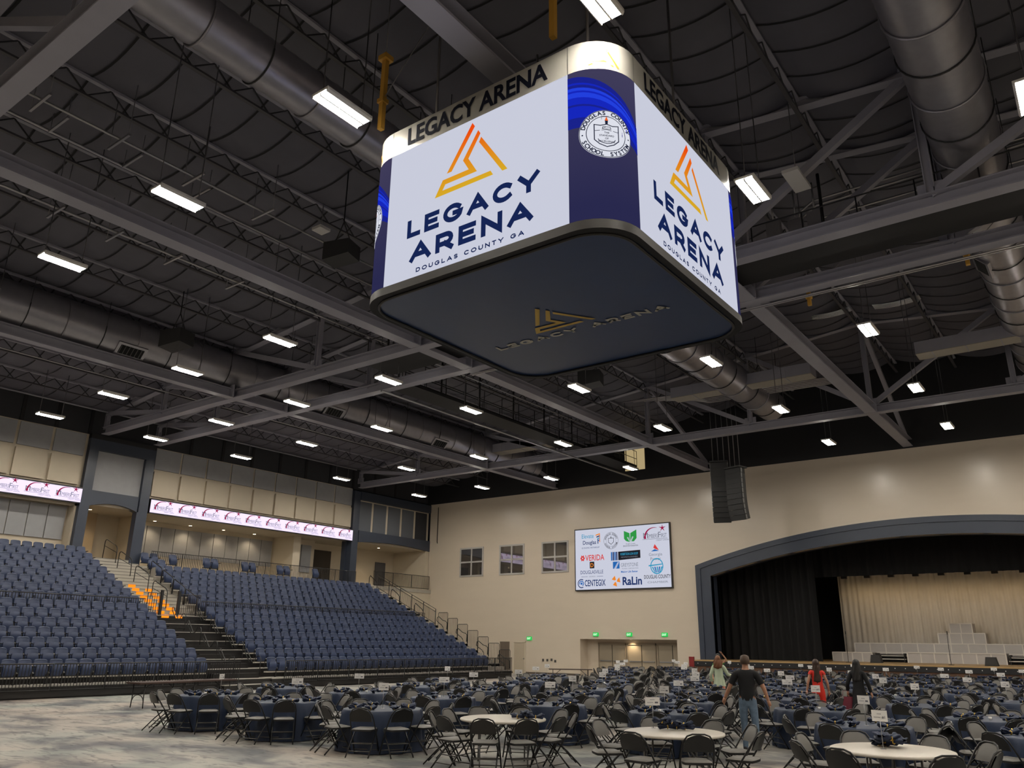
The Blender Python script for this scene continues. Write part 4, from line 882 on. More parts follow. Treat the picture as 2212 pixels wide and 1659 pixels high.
while y > 8: rail((xm, y, zm), (xm, y-1.9, zm), .72, 'black cross rail halfway up the portal-side block, %s panel from the aisle' % ORD[i], 'cross rails of the first block'); y -= 1.94; i += 1
y = YBk+.05; i = 0
while y < YC-.3: rail((xm, y, zm), (xm, min(y+1.9, YC), zm), .72, 'black cross rail halfway up the corner-side block, %s panel from the aisle' % ORD[i], 'cross rails of the second block'); y += 1.94; i += 1
for i, (y0, y1) in enumerate(((YA+.05, YA+.75), (YA+1.65, YBk-.05))):
    t = rail((xm+.02, y0, zm), (xm+.02, y1, zm), 1.0, 'black barred gate across the aisle, leaf on the %s block' % ('first', 'second')[i], 'aisle gates', .1)
    MB().box(-.05, .05, (y1-y0 if i == 0 else 0)-.06, (y1-y0 if i == 0 else 0)+.06, -.05, 1.15).build('gate_post', railblack, t)
y = 24.3; i = 0
while y < 38.5: rail((-43.3, y, ZP), (-43.3, y+1.9, ZP), .98, 'black barred rail behind the loose seats, %s panel from the portal' % ORD[i], 'rails behind the loose seats'); y += 1.93; i += 1
y = 41.4; i = 0
while y < 46.5: rail((-43.25, y, ZC), (-43.25, y+1.95, ZC), 1.02, 'black rail on the corner landing, %s panel from the stairs' % ORD[i], 'landing rails', .13); y += 2.0; i += 1
def loop(pts, lb, grp, name='handrail', r=.024):
    p0 = V(pts[0]); t = thing(name, lb, 'handrail', p0, 0, grp); MB().tube([V(p)-p0 for p in pts], r, 6).build('rail_tube', railblack, t); return t
for i, k in enumerate((8.2, 10.4, 12.6, 14.6)):
    x = rx(k); z = dz(k); o = loop([(x+.75, 22.2, z-.1), (x+.72, 22.2, z+.62), (x+.66, 22.2, z+.74), (x+.5, 22.2, z+.85), (x-.5, 22.2, z+1.22), (x-.62, 22.2, z+1.22), (x-.70, 22.2, z+1.12), (x-.72, 22.2, z+.15)], 'black looped handrail in the middle of the upper aisle, %s above the gate' % ORD[i], 'upper aisle handrails')
    m = MB(); m.tube([(-.03, 0, .55), (-1.45, 0, 1.0)], .016, 5); m.build('lower_tube', railblack, o)
for i, k in enumerate((0.6, 2.2, 3.8, 5.4)):
    for j, yy in enumerate((22.0, 23.35)):
        x = rx(k); z = dz(k); loop([(x+.5, yy, z-.1), (x+.5, yy, z+.55), (x+.42, yy, z+.66), (x+.2, yy, z+.66), (x+.0, yy, z+.42), (x-.12, yy, z+.42), (x-.62, yy, z+.98), (x-.74, yy, z+.98), (x-.72, yy, z+.84), (x-.3, yy, z+.4)], 'bent black lower aisle handrail, %s from the floor, %s' % (ORD[i], ('mid-aisle', 'beside the second block')[j]), 'lower aisle handrails', r=.02)
for i, k in enumerate((7.6, 9.0, 10.4, 11.8)):
    x = rx(k); z = dz(k); loop([(x+.55, YBk+.05, z-.2), (x+.55, YBk+.05, z+.62), (x+.45, YBk+.05, z+.72), (x-.5, YBk+.05, z+1.12), (x-.6, YBk+.05, z+1.1), (x-.6, YBk+.05, z+.2)], 'end rail at the aisle side of the corner-side block, %s above the gate' % ORD[i], 'end rails of the second block')
for i in range(7):
    k = i; x = rx(k)+.45; z = dz(k)-.25; L = .82; yy = YC+1.3; t = thing('end_rail', 'black barred end rail stepping down the corner stairs, %s from the floor' % ORD[i], 'railing', (x, yy, z), 0, 'end rails of the corner stairs')
    hh = 1.42; m = MB(); m.tube([(0, 0, 0), (0, 0, hh-.05), (-.05, 0, hh), (-L+.05, 0, hh), (-L, 0, hh-.05), (-L, 0, 0)], .018, 5)
    for q in range(1, 7): m.beam((-L*q/7, 0, .0), (-L*q/7, 0, hh), .013, .013, 0, (0,1,0))
    m.build('rail_panel', railblack, t)
    if i % 2 == 0: MB().tube([(.0, -.06, .35), (.02, -.06, .75), (-.1, -.06, .86), (-.35, -.06, .92), (-.72, -.06, 1.15), (-.86, -.06, 1.12), (-.9, -.06, .9), (-.75, -.06, .78), (-.45, -.06, .62), (-.3, -.06, .45), (-.3, -.06, .1)], .022, 6).build('looped_handrail', railblack, t)
for i in range(5):
    k0 = 7.2+1.3*i; x0, x1 = rx(k0)+.4, rx(k0+1.3)+.4; z0, z1 = dz(k0)-.1, dz(k0+1.3)-.1; yy = YC+1.3; t = thing('stair_rail', 'black sloping rail up to the corner landing, %s from below' % ORD[i], 'railing', (x0, yy, z0), 0, 'sloping stair rails')
    m = MB()
    for h_ in (.12, .88, 1.05): m.tube([(0, 0, h_), (x1-x0, 0, z1-z0+h_)], .02, 5)
    for q in range(11): a = q/10; m.beam(((x1-x0)*a, 0, (z1-z0)*a+.12), ((x1-x0)*a, 0, (z1-z0)*a+.9), .014, .014, 0, (0,1,0))
    m.tube([(0, 0, 0), (0, 0, 1.05)], .03, 6); m.build('rail_panel', railblack, t)
    if i % 2 == 0: loop([(x0-.1, YC+.2, z0), (x0-.1, YC+.2, z0+.85), (x0-.2, YC+.2, z0+.98), (x1+.3, YC+.2, z1+.9), (x1+.2, YC+.2, z1+.75), (x1+.2, YC+.2, z1)], 'black looped handrail inside the corner stairs, %s from below' % ORD[i], 'corner stair handrails')
# seats
def make_seat():
    t = thing('stadium_seat', '', 'seat', (0,0,0))
    def back(u, v, dx=0):
        y = -.232+.464*u; e = abs(2*u-1); zz = .40+.45*v - .045*(e**6)*v; yy = y*(.90+.10*math.sin(PI*(.08+.8*v)))
        return (-.02-.10*v+.045*(1-(2*u-1)**2)*-1+.03+dx, yy, zz)
    m = MB(); m.grid(lambda u, v: back(u, v, .045), 8, 6); m.grid(lambda u, v: back(1-u, v), 8, 6)
    m.grid(lambda u, v: tuple(a+(b-a)*v for a, b in zip(back(u, 1, .045), back(u, 1))), 8, 1, 1); m.grid(lambda u, v: tuple(a+(b-a)*v for a, b in zip(back(0, 1-u, .045), back(0, 1-u))), 6, 1, 1); m.grid(lambda u, v: tuple(a+(b-a)*v for a, b in zip(back(1, u, .045), back(1, u))), 6, 1, 1)
    m.grid(lambda u, v: (back(.06+.88*u, .93+.09*v, .06)[0]+.012*math.sin(PI*v), back(.06+.88*u, 1, 0)[1], .40+.45*(.90+.10*v)+.012*math.sin(PI*v)-.05*(abs(2*(.06+.88*u)-1)**4)), 8, 2, 1)
    m.build('backrest', [seatblue, seatlip], t)
    m = MB(); m.grid(lambda u, v: (.08+.05*math.sin(PI*v)+.03*v, (-.2+.4*u)*(.9+.1*math.sin(PI*v)), .28+.36*v+.02*math.sin(PI*u)*v), 6, 5); m.grid(lambda u, v: (.03+.03*v, (.2-.4*u)*(.9+.1*math.sin(PI*v)), .28+.36*v), 6, 5); m.build('seat_pan', seatblue, t)
    m = MB(); m.box(-.03, .06, .23, .27, .0, .42); m.beam((.02, .25, .4), (.02, .25, .60), .05, .03); m.box(-.06, .26, .23, .27, .58, .61); m.box(-.02, .04, -.2, .24, .25, .29); m.build('arm_frame', blackmetal, t)
    return t
seat0 = make_seat(); seat0['group'] = 'navy stadium seats'
SP = .532; seats = []
for k in range(15):
    n = int((YA-.1-(9.0 if k < 4 else 11.5 if k < 9 else 13))/SP)
    for j in range(n): seats.append((rx(k), YA-.33-SP*j-(0 if k < 8 else .0), k, 0, j))
    if k < 13:
        n = int((YC-YBk-.1)/SP)
        for j in range(n): seats.append((rx(k), YBk+.33+SP*j, k, 1, j))
    elif k < 15:
        for j in range(2): seats.append((rx(k), YBk+.33+SP*j, k, 1, j))
loose = [(-42.75, y) for y in (25.3, 27.45, 27.98, 30.1, 30.63, 32.7, 33.24, 35.6)]
seats.sort(key=lambda s: s[0]**2+s[1]**2)
rown = lambda k: ('front' if k == 0 else ORD[k]+' lower' if k < 7 else 'first row above the rail,' if k == 7 else ORD[k-7]+' upper')
first = True; rest = []
for n, (x, y, k, b, j) in enumerate(seats):
    pos = (x, y, dz(k))
    if n < 292:
        lb = 'navy tip-up seat, %s row of the %s block, %s from the aisle' % (('front' if k == 0 else ORD[k]), ('portal-side', 'corner-side')[b], ORD[j])
        if first: seat0.location = pos; seat0['label'] = lb; first = False
        else: dup(seat0, pos, 0, lb)
    else: rest.append((pos, 0))
for i, (x, y) in enumerate(loose): dup(seat0, (x, y, ZP), 0, 'navy tip-up seat standing loose on the raised platform, %s from the portal' % ORD[i], 'loose seats on the platform')
tag(merged(kids(seat0), rest, 'stadium_seats', [seatblue, seatlip, blackmetal]), 'rows of navy tip-up seats higher up and towards the corner', 'seats', None, 'stuff')
m = MB()
for k in range(15):
    for y0, y1 in (((2, YA-.05),) if k > 12 else ((2, YA-.05), (YBk+.05, YC-.05))): m.box(rx(k)-.12, rx(k)+.05, y0, y1, dz(k)+.20, dz(k)+.25)
tag(m.build('seat_beam', mat('pale_seat_beam', (.42, .39, .34), .5)), 'pale mounting beams under the rows of navy seats', 'seat support', None)
# ---------------------------------------------------------------- rectangular folding tables
def rtable(x, y, rz, L, lb):
    t = thing('folding_table', lb, 'table', (x, y, 0), rz, 'brown folding tables')
    m = MB(); m.box(-L/2, L/2, -.38, .38, .70, .745); m.build('tabletop', brownlam, t)
    for s_ in (-1, 1):
        m = MB(); xx = s_*(L/2-.22)
        m.tube([(xx, -.3, .7), (xx, -.3, .3), (xx+s_*.0, -.33, 0)], .016, 6); m.tube([(xx, .3, .7), (xx, .3, .3), (xx, .33, 0)], .016, 6)
        m.tube([(xx, y_, z_) for y_, z_ in arc(0, .18, .3, .2, 10, 170, 8)], .014, 5); m.tube([(xx, 0, .38), (xx-s_*.4, 0, .69)], .014, 5); m.build('leg_frame', blackmetal, t)
rtable(-24.9, 14.9, PI/2+.05, 1.83, 'brown-topped folding table before the bleachers, nearer the open floor'); rtable(-25.15, 16.75, PI/2+.05, 1.83, 'brown-topped folding table before the bleachers, nearer the aisle')
rtable(-24.2, 37.9, .6, 2.3, 'brown-topped folding table standing before the tan doors')

# ---------------------------------------------------------------- banquet tables, chairs, napkins, signs
def make_chair():
    t = thing('folding_chair', '', 'chair')
    m = MB(); m.tube([(.225, .235, .01), (.225, -.02, .43), (.215, -.15, .62), (.20, -.20, .70), (.15, -.235, .775), (.08, -.25, .80), (-.08, -.25, .80), (-.15, -.235, .775), (-.20, -.20, .70), (-.215, -.15, .62), (-.225, -.02, .43), (-.225, .235, .01)], .0125, 6)
    for z in (.09, .2): y = .235-.255*z/.42; m.tube([(-.222, y, z), (.222, y, z)], .009, 5, 1)
    m.build('front_leg_frame', [chairblack, chairbar], t)
    m = MB(); m.tube([(.195, .15, .42), (.20, -.06, .24), (.205, -.29, .01)], .0125, 6); m.tube([(-.195, .15, .42), (-.20, -.06, .24), (-.205, -.29, .01)], .0125, 6); m.tube([(-.195, .15, .42), (.195, .15, .42)], .01, 5)
    for z in (.10, .21): y = -.29+.23*z/.24; m.tube([(-.203, y, z), (.203, y, z)], .009, 5, 1)
    m.build('rear_leg_frame', [chairblack, chairbar], t)
    def bk(u, v, d):
        x = (u-.5)*2; w = .195*(1-.28*max(0, v-.45)**1.6/.38); return (x*w, -.165-.085*v+d-.03*(1-x*x)*.6, .575+.215*v-.035*x*x*v)
    m = MB(); m.grid(lambda u, v: bk(1-u, v, -.008), 10, 6); b = m.build('backrest', chairblack, t)
    MB().grid(lambda u, v: bk(u, v, .012+.022*math.sin(PI*min(1, max(0, u)))**.4*math.sin(PI*(.06+.88*v))**.4), 10, 6).grid(lambda u, v: tuple(a+(c-a)*v for a, c in zip(bk(u, 1, .012), bk(u, 1, -.008))), 10, 1).build('back_pad', vinyl, b)
    def sp(u, v):
        x = 2*u-1; y = 2*v-1; return (x*.2*(1-.1*abs(y)**3), y*.2*(1-.08*abs(x)**3)+.03, 0)
    m = MB(); m.grid(lambda u, v: V(sp(1-u, v))+V((0,0,.415)), 8, 8); m.grid(lambda u, v: V(sp(u, 0))+V((0,0,.415+.03*v)), 8, 1); m.grid(lambda u, v: V(sp(1-u, 1))+V((0,0,.415+.03*v)), 8, 1); m.grid(lambda u, v: V(sp(0, 1-u))+V((0,0,.415+.03*v)), 8, 1); m.grid(lambda u, v: V(sp(1, u))+V((0,0,.415+.03*v)), 8, 1); s_ = m.build('seat', chairblack, t)
    MB().grid(lambda u, v: V(sp(u, v))*.99+V((0, 0, .444+.026*min(1, 5*min(u, 1-u, v, 1-v))**.5)), 12, 12).build('seat_pad', vinyl, s_)
    return t
chair0 = make_chair(); chair0.scale = (1.06, 1.06, 1.06); chair0['group'] = 'black folding chairs at the round tables'
RT = .78
def cloth(seed):
    rr = random.Random(seed); ph = [rr.uniform(0, 6.28) for _ in range(4)]; n = 72; prof = [(0, .757), (.3, .757), (.6, .757), (.755, .757), (.778, .752), (.788, .735), (.80, .68), (.815, .55), (.83, .38), (.845, .2), (.86, .012)]
    m = MB()
    def f(u, v):
        i = min(len(prof)-1, int(round(v*(len(prof)-1)))); r, z = prof[i]; k = max(0, i-4)/6.0; a = 2*PI*u
        r += k*(.035*math.sin(11*a+ph[0])+.022*math.sin(17*a+ph[1])+.02*math.sin(5*a+ph[2])); return (r*math.cos(a), r*math.sin(a), z)
    m.grid(f, n, len(prof)-1, 0, True, True); return m
def make_napkin(seed):
    rr = random.Random(seed); m = MB(); ph = [rr.uniform(0, 6.28) for _ in range(6)]; L = .145
    def f(u, v):
        a = 2*PI*u; x = -L+2*L*v; k = min(1, abs(x)/L); r = .018+.044*k**.8; e = 1+.32*math.sin(3*a+ph[0])*k+.3*math.sin(5*a+ph[1]+3*x)*k
        if v == 0 or v == 1: r *= .35
        return (x+.02*math.sin(4*a+ph[2])*k, r*e*math.cos(a)*1.15, .034+.028*k+r*e*math.sin(a)*.78)
    m.grid(f, 18, 10, 0, True, True); n = m.build('napkin', napk)
    rg = MB().tube([(0, .026*math.cos(2*PI*i/14), .034+.026*math.sin(2*PI*i/14)) for i in range(14)], .009, 5, 0, True).build('napkin_ring', gold, n); return n
naps = [make_napkin(i) for i in range(3)]
def table_label(r, i, kind='navy-clothed round table'): return '%s, %s row from the open floor, %s from the bleachers' % (kind, ORD[r], ORD[i])
ROWS = [(12.3, [-18.2, -15.3, -12.35, -9.3, -5.95, -2.8]), (15.7, [-19.5, -16.5, -13.75, -10.6, -7.75, -4.05, -1.2]), (18.8, [-17.5, -15.1, -12.05, -8.85, -5.75, -2.45]),
        (21.8, [-19.0, -16.0, -12.9, -9.9, -7.35, -4.2, -1.3]), (25.0, [-17.6, -14.4, -11.2, -8.2, -5.6, -2.7]), (28.1, [-19.0, -15.9, -12.8, -9.6, -6.7, -3.9, -1.1]),
        (31.2, [-17.5, -14.4, -11.3, -8.2, -5.3, -2.4]), (34.3, [-19.0, -15.9, -12.8, -9.7, -6.7, -3.8, -.9]), (37.4, [-21.0, -17.5, -14.4, -11.3, -8.2, -5.2, -2.2]),
        (40.5, [-22.3, -19.2, -16.0, -12.9, -9.8, -6.8, -3.9, -1.0]), (43.4, [-20.8, -17.6, -14.4, -11.3, -8.2, -5.2, -2.2])]
BARE = {(0, 3), (0, 4), (0, 5)}
cl0 = [cloth(i) for i in range(3)]; clm = []
for i, c in enumerate(cl0):
    me = c.build('tablecloth', linen); clm.append(me)
PEOPLE = [(-6.52, 16.95), (-11.05, 26.35), (-12.4, 29.6), (-7.05, 23.55), (-5.95, 23.4)]
used = set(); chairs = []; napkins = []
def sign(x, y, rz, z, lb, wide, num, big):
    t = thing('table_sign', lb, 'sign', (x, y, z), rz, 'white table number signs'); h = .36; w = .125 if wide else .10; hh = .062 if wide else .07
    m = MB(); m.lathe([(0, .006), (.035, .005), (.04, 0)], (0,0,0), 14); m.tube([(0, 0, 0), (0, 0, h)], .005, 5); m.build('sign_stand', mat('steel_sign_stand', (.35, .35, .36), .35, .8), t)
    m = MB(); m.box(-w, w, -.003, .003, h-.02, h-.02+2*hh); f2 = frame((0, -.0045, h-.02+hh), (1,0,0), (0,0,1), (0,-1,0)); R_ = random.Random(int(x*100+y*10))
    a = R_.uniform(.5, .75)
    for zz, a0, a1 in ((.025, -.55*a, .45*a), (-.018, -.75, .1)): m.add([f2(p, q) for p, q in ((a0*w, zz-.006), (a1*w, zz-.006), (a1*w, zz+.006), (a0*w, zz+.006))], [(0,1,2,3)], 1)
    if num: m.text(num, w*.5, -.03, .032, f2, 2, 'C', .03)
    else: m.add([f2(p, q) for p, q in ((.3*w, -.03), (.75*w, -.03), (.75*w, -.006), (.3*w, -.006))], [(0,1,2,3)], 2)
    m.build('sign_card', [white, mat('faint_ink', (.42, .41, .42), .7), ink], t)
for r, (ry, xs_) in enumerate(ROWS):
    for i, x in enumerate(xs_):
        rr = random.Random(r*31+i); y = ry+rr.uniform(-.12, .12) if r else ry; bare = (r, i) in BARE
        if r: x += rr.uniform(-.08, .08)
        if bare:
            t = thing('round_table', table_label(r, i, 'bare white round table'), 'table', (x, y, 0), rr.uniform(0, 3), 'bare white round tables')
            m = MB(); m.lathe([(0, .715), (.755, .715), (.77, .722), (.775, .735), (.77, .75), (.75, .757), (0, .757)], (0,0,0), 56); m.build('tabletop', tabletop, t)
            for s_ in (-1, 1):
                m = MB(); m.tube([(s_*.42, -.3, .71), (s_*.42, -.3, .02), (s_*.42, -.36, .01)], .015, 6); m.tube([(s_*.42, .3, .71), (s_*.42, .3, .02), (s_*.42, .36, .01)], .015, 6); m.tube([(s_*.42, -.3, .25), (s_*.42, .3, .25)], .012, 5); m.tube([(s_*.42, 0, .25), (s_*.05, 0, .71)], .012, 5); m.build('leg_frame', mat('grey_table_leg', (.16, .16, .16), .4, .6), t)
        else:
            k = rr.randrange(3); o = clm[k] if k not in used else clm[k].copy()
            if k in used: COL.objects.link(o)
            used.add(k); o.location = (x, y, 0); o.rotation_euler = (0, 0, rr.uniform(0, 6.28)); tag(o, table_label(r, i), 'table', 'navy-clothed round tables')
        za = .757
        # 8 chairs
        toward = math.atan2(-y, -x); a0 = toward+rr.uniform(-.35, .35)
        if r == 0: a0 = toward+(.0, .0, .314, .314, .30, .39)[i]
        NQ = 10 if (r == 0 and i < 4) else 8 if r == 0 else rr.choice((8, 9, 9, 10))
        for q in range(NQ):
            a = a0+2*PI*q/NQ+rr.uniform(-.07, .07); d = 1.03+rr.uniform(-.02, .12); cx_, cy_ = x+d*math.cos(a), y+d*math.sin(a)
            if min(math.hypot(cx_-px_*f_k, cy_-py_*f_k) for px_, py_ in PEOPLE for f_k in (1, .96, .92, .88)[:4 if px_ == -6.52 else 1]) < .5: continue
            chairs.append((cx_, cy_, a+PI/2+rr.uniform(-.14, .14), r, i, q))
        if bare:
            n = (0, 0, 0, 5, 8, 9)[i]
            hx, hy = {3: (.42, .12), 4: (-.12, .25), 5: (-.05, .2)}[i]
            for q in range(n): napkins.append((x+hx+rr.uniform(-.17, .17), y+hy+rr.uniform(-.12, .12), za+.045*(q//3), rr.uniform(0, 6.28), r, i, q))
        else:
            for q in range(8):
                a = a0+2*PI*(q+.1)/8+rr.uniform(-.15, .15); d = .56+rr.uniform(-.07, .05); napkins.append((x+d*math.cos(a), y+d*math.sin(a), za, a+rr.uniform(-.9, .9), r, i, q))
            if r < 6:
                a = rr.uniform(0, 6.28); tag(MB().lathe([(.0, 0), (.025, 0), (.032, .05), (.028, .05), (.02, .02), (0, .02)], (0,0,0), 12).build('votive_cup', white, loc=None), 'white cup on %s table of the %s row from the open floor' % (ORD[i], ORD[r]), 'cup', 'white cups on the tables').location = (x+.2*math.cos(a), y+.2*math.sin(a), za)
        sx, sy = x+rr.uniform(-.14, .14), y+rr.uniform(-.1, .1); num = {(2, 4): '#55', (0, 5): '#1', (1, 4): '', (2, 2): '#41', (3, 4): '#53'}.get((r, i), None)
        if r == 0: sx, sy = [(x-.05, y+.25), (x, y+.2), (x+.05, y-.05), (x-.06, y+.04), (x-.5, y+.28), (x-.08, y-.1)][i]
        yaw = math.atan2(sy, sx)-PI/2
        if rr.random() < .9: sign(sx, sy, yaw+(rr.uniform(-.5, .5) if r else (1.1, .15, .12, .25, .35, -.3)[i]), za, 'white number sign on the %s' % table_label(r, i, 'round table').replace(' from the open floor', ''), rr.random() < .55, num, r < 4)
chairs.sort(key=lambda c: c[0]**2+c[1]**2); napkins.sort(key=lambda c: c[0]**2+c[1]**2)
vis = lambda x, y: -1.02 < math.atan2(-x, y)-YAW < .62       # roughly what the picture takes in, with a margin
def clk(q): return ORD[q]
far = []; n = 0
for (x, y, rz, r, i, q) in chairs:
    if n < 300 and vis(x, y):
        lb = 'folding chair, %s clockwise at %s table of %s row from the open floor' % (ORD[q], ORD[i], ORD[r])
        if n == 0: chair0.location = (x, y, 0); chair0.rotation_euler = (0, 0, rz); chair0['label'] = lb
        else: dup(chair0, (x, y, 0), rz, lb)
        n += 1
    else: far.append(((x, y, 0), rz))
allk = [c for k in kids(chair0) for c in [k]+kids(k)]
tag(merged(allk, far, 'folding_chairs', [chairblack, chairbar, vinyl], 1.06), 'mass of black folding chairs at the tables towards the stage', 'chairs', None, 'stuff')
far = [[], [], []]; n = 0; once = set()
for (x, y, z, rz, r, i, q) in napkins:
    k = (r*7+i*3+q) % 3
    if n < 297 and vis(x, y):
        lb = 'navy napkin in gold ring, %s place of %s table, %s row from the open floor' % (ORD[q], ORD[i], ORD[r])
        if k not in once: o = naps[k]; once.add(k); o.location = (x, y, z); o.rotation_euler = (0, 0, rz); tag(o, lb, 'napkin', 'navy napkins in gold rings')
        else:
            o = dup(naps[k], (x, y, z), rz, lb)
        n += 1
    else: far[k].append(((x, y, z), rz))
fb_ = []
for k in range(3):
    if far[k]: fb_.append(merged([naps[k]]+kids(naps[k]), far[k], 'napkins', [napk, gold]))
m = MB()
for o in fb_:
    b = len(m.v); me = o.data; m.v += [tuple(v.co) for v in me.vertices]
    for p in me.polygons: m.f.append([b+j for j in p.vertices]); m.m.append(p.material_index); m.s.append(True)
    bpy.data.objects.remove(o)
tag(m.build('napkins', [napk, gold]), 'navy napkins in gold rings on the tables towards the stage', 'napkins', None, 'stuff')

# ---------------------------------------------------------------- people
def body_mesh(J, E, sub=2):
    """J name -> (pos, radius); E list of (a, b). Returns evaluated verts/faces of one skinned surface rooted at the pelvis."""
    me = bpy.data.meshes.new('body'); bm = bmesh.new(); L = bm.verts.layers.skin.verify(); vs = {}
    for n, (p, r) in J.items():
        v = bm.verts.new(p); rr = r if isinstance(r, tuple) else (r, r); v[L].radius = rr; v[L].use_root = (n == 'pelvis'); vs[n] = v
    for a, b in E: bm.edges.new((vs[a], vs[b]))
    bm.to_mesh(me); bm.free(); o = bpy.data.objects.new('body', me); COL.objects.link(o)
    k = o.modifiers.new('skin', 'SKIN'); k.use_smooth_shade = True; q = o.modifiers.new('sub', 'SUBSURF'); q.levels = sub; q.render_levels = sub
    out = bpy.data.meshes.new_from_object(o.evaluated_get(bpy.context.evaluated_depsgraph_get()))
    V_ = [v.co.copy() for v in out.vertices]; N_ = [v.normal.copy() for v in out.vertices]; F_ = [list(p.vertices) for p in out.polygons]
    bpy.data.objects.remove(o); bpy.data.meshes.remove(me); bpy.data.meshes.remove(out); return V_, N_, F_
def hand(m, w, d, side, curl=.5, s=1.0):
    """palm and five fingers from the wrist w along direction d"""
    w = V(w); d = V(d).normalized(); n = V((side, 0, 0)); n = (n-d*n.dot(d)).normalized(); f = d.cross(n)*side   # f: towards the thumb side (front)
    if f.y < 0: f = -f
    p = w+d*.085*s
    m.tube([w-d*.02, w+d*.03*s, p], [.026*s, .034*s, .033*s], 8)
    for i, (o, L) in enumerate(((.032, .075), (.011, .085), (-.011, .078), (-.031, .06))):
        b = p+f*o*s-d*.012*s; k = d-n*curl*.5; k2 = d*.75-n*curl; m.tube([b, b+k.normalized()*L*.5*s, b+k.normalized()*L*.5*s+k2.normalized()*L*.5*s], [.0095*s, .0085*s, .006*s], 6)
    b = w+d*.03*s+f*.03*s; m.tube([b, b+(d*.6+f*.7-n*.2).normalized()*.035*s, b+(d*.9+f*.75-n*.35).normalized()*.07*s], [.012*s, .010*s, .007*s], 6)
def person(lb, loc, rz, P, clothes, hairfn, H=1.8, fem=False, extra=None, curl=(.5, .5)):
    k = H/1.8; t = thing('person', lb, 'person', loc, rz); sh = .17 if fem else .205; hp = .10 if fem else .098
    J = {'pelvis': ((0, 0, .96), (.15, .11) if fem else (.15, .115)), 'waist': ((0, .0, 1.13), (.125, .095) if fem else (.148, .11)), 'chest': ((0, .01, 1.34), (.15, .11) if fem else (.175, .125)), 'collar': ((0, -.01, 1.47), (.10, .08)),
         'neck': ((0, .0, 1.555), .052), 'jaw': ((0, .03, 1.635), (.066, .076)), 'skull': ((0, .015, 1.71), (.078, .096)), 'nose': ((0, .135, 1.665), .014)}
    E = [('pelvis', 'waist'), ('waist', 'chest'), ('chest', 'collar'), ('collar', 'neck'), ('neck', 'jaw'), ('jaw', 'skull'), ('jaw', 'nose')]
    ar = .85 if fem else 1.08
    for s_, n in ((-1, 'L'), (1, 'R')):
        J['sho'+n] = ((s_*sh, -.005, 1.455), .062*ar); J['elb'+n] = (P['elb'+n], .043*ar); J['wri'+n] = (P['wri'+n], .029*ar)
        J['hip'+n] = ((s_*hp, 0, .90), .088); J['kne'+n] = (P['kne'+n], .058); J['ank'+n] = (P['ank'+n], .040); a = V(P['ank'+n]); J['toe'+n] = ((a.x+s_*.02, a.y+.15, a.z-.045), (.04, .028)); J['hee'+n] = ((a.x, a.y-.045, a.z-.04), .03)
        E += [('collar', 'sho'+n), ('sho'+n, 'elb'+n), ('elb'+n, 'wri'+n), ('pelvis', 'hip'+n), ('hip'+n, 'kne'+n), ('kne'+n, 'ank'+n), ('ank'+n, 'toe'+n), ('ank'+n, 'hee'+n)]
    J = {n: (V(p)*k, (tuple(q*k for q in r) if isinstance(r, tuple) else r*k)) for n, (p, r) in J.items()}
    Vs, Ns, Fs = body_mesh(J, E); m = MB(); m.add(Vs, Fs, 0, True)
    for n, s_, cu in (('L', -1, curl[0]), ('R', 1, curl[1])): hand(m, J['wri'+n][0], P.get('dir'+n) or (J['wri'+n][0]-J['elb'+n][0]), s_, cu, k*(.92 if fem else 1.05))
    for s_ in (-1, 1): m.sphere((s_*.078*k, .01*k, 1.665*k), .028*k, 8, 0, (.4, .7, 1.1)); m.sphere((s_*.033*k, .108*k, 1.685*k), .011*k, 8, 1)
    m.tube([(-.024*k, .108*k, 1.612*k), (0, .117*k, 1.610*k), (.024*k, .108*k, 1.612*k)], .006*k, 5, 2)
    m.build('body', [skin, mat('dark_eye', (.02, .015, .012), .2), mat('lip', (.35, .11, .10), .5)], t)
    seg = [(a, b, J[a][0], J[b][0]) for a, b in E]
    def where(c):
        best = None
        for a, b, p, q in seg:
            d = q-p; u = max(0, min(1, (c-p).dot(d)/d.length_squared)); e = (c-p-d*u).length-(J[a][1][0] if isinstance(J[a][1], tuple) else J[a][1])*.6
            if best is None or e < best[0]: best = (e, a, b, u)
        return best[1:]
    W_ = [(where(sum((Vs[i] for i in f), V())/len(f)), (sum((Vs[i] for i in f), V())/len(f)).z/k) for f in Fs]
    for name, m_, test, off in clothes:
        idx = {}; mb = MB(); fs = []
        for f, (w, z) in zip(Fs, W_):
            if test(w[0][:3], w[1][:3], w[2], z): fs.append(f)
        for f in fs:
            for i in f: idx.setdefault(i, len(idx))
        cut = {'polo_shirt': .955, 'jacket': .88}.get(name)
        mb.add([(lambda p: V((p.x, p.y, cut*k)) if cut and p.z < (cut+.03)*k and abs(p.x) < .24*k else p)(Vs[i]+Ns[i]*off) for i in idx], [[idx[i] for i in f] for f in fs], 0, True); mb.build(name, m_, t)
    hairfn(t, k)
    if extra: extra(t, k)
    return t
def hair_short(m_):
    def f(t, k):
        rr = random.Random(3); m = MB()
        m.grid(lambda u, v: (k*(.094+.004*math.sin(9*u*6.28))*math.sin(v*2.0)*math.cos(2*PI*u), k*(.002+.113*math.sin(v*2.0)*math.sin(2*PI*u)*(1 if math.sin(2*PI*u) < .3 else .86)), k*(1.705+.125*math.cos(v*(2.0 if math.sin(2*PI*u) < .2 else 1.15)))), 32, 12, 0, True, True); m.build('hair', m_, t)
    return f
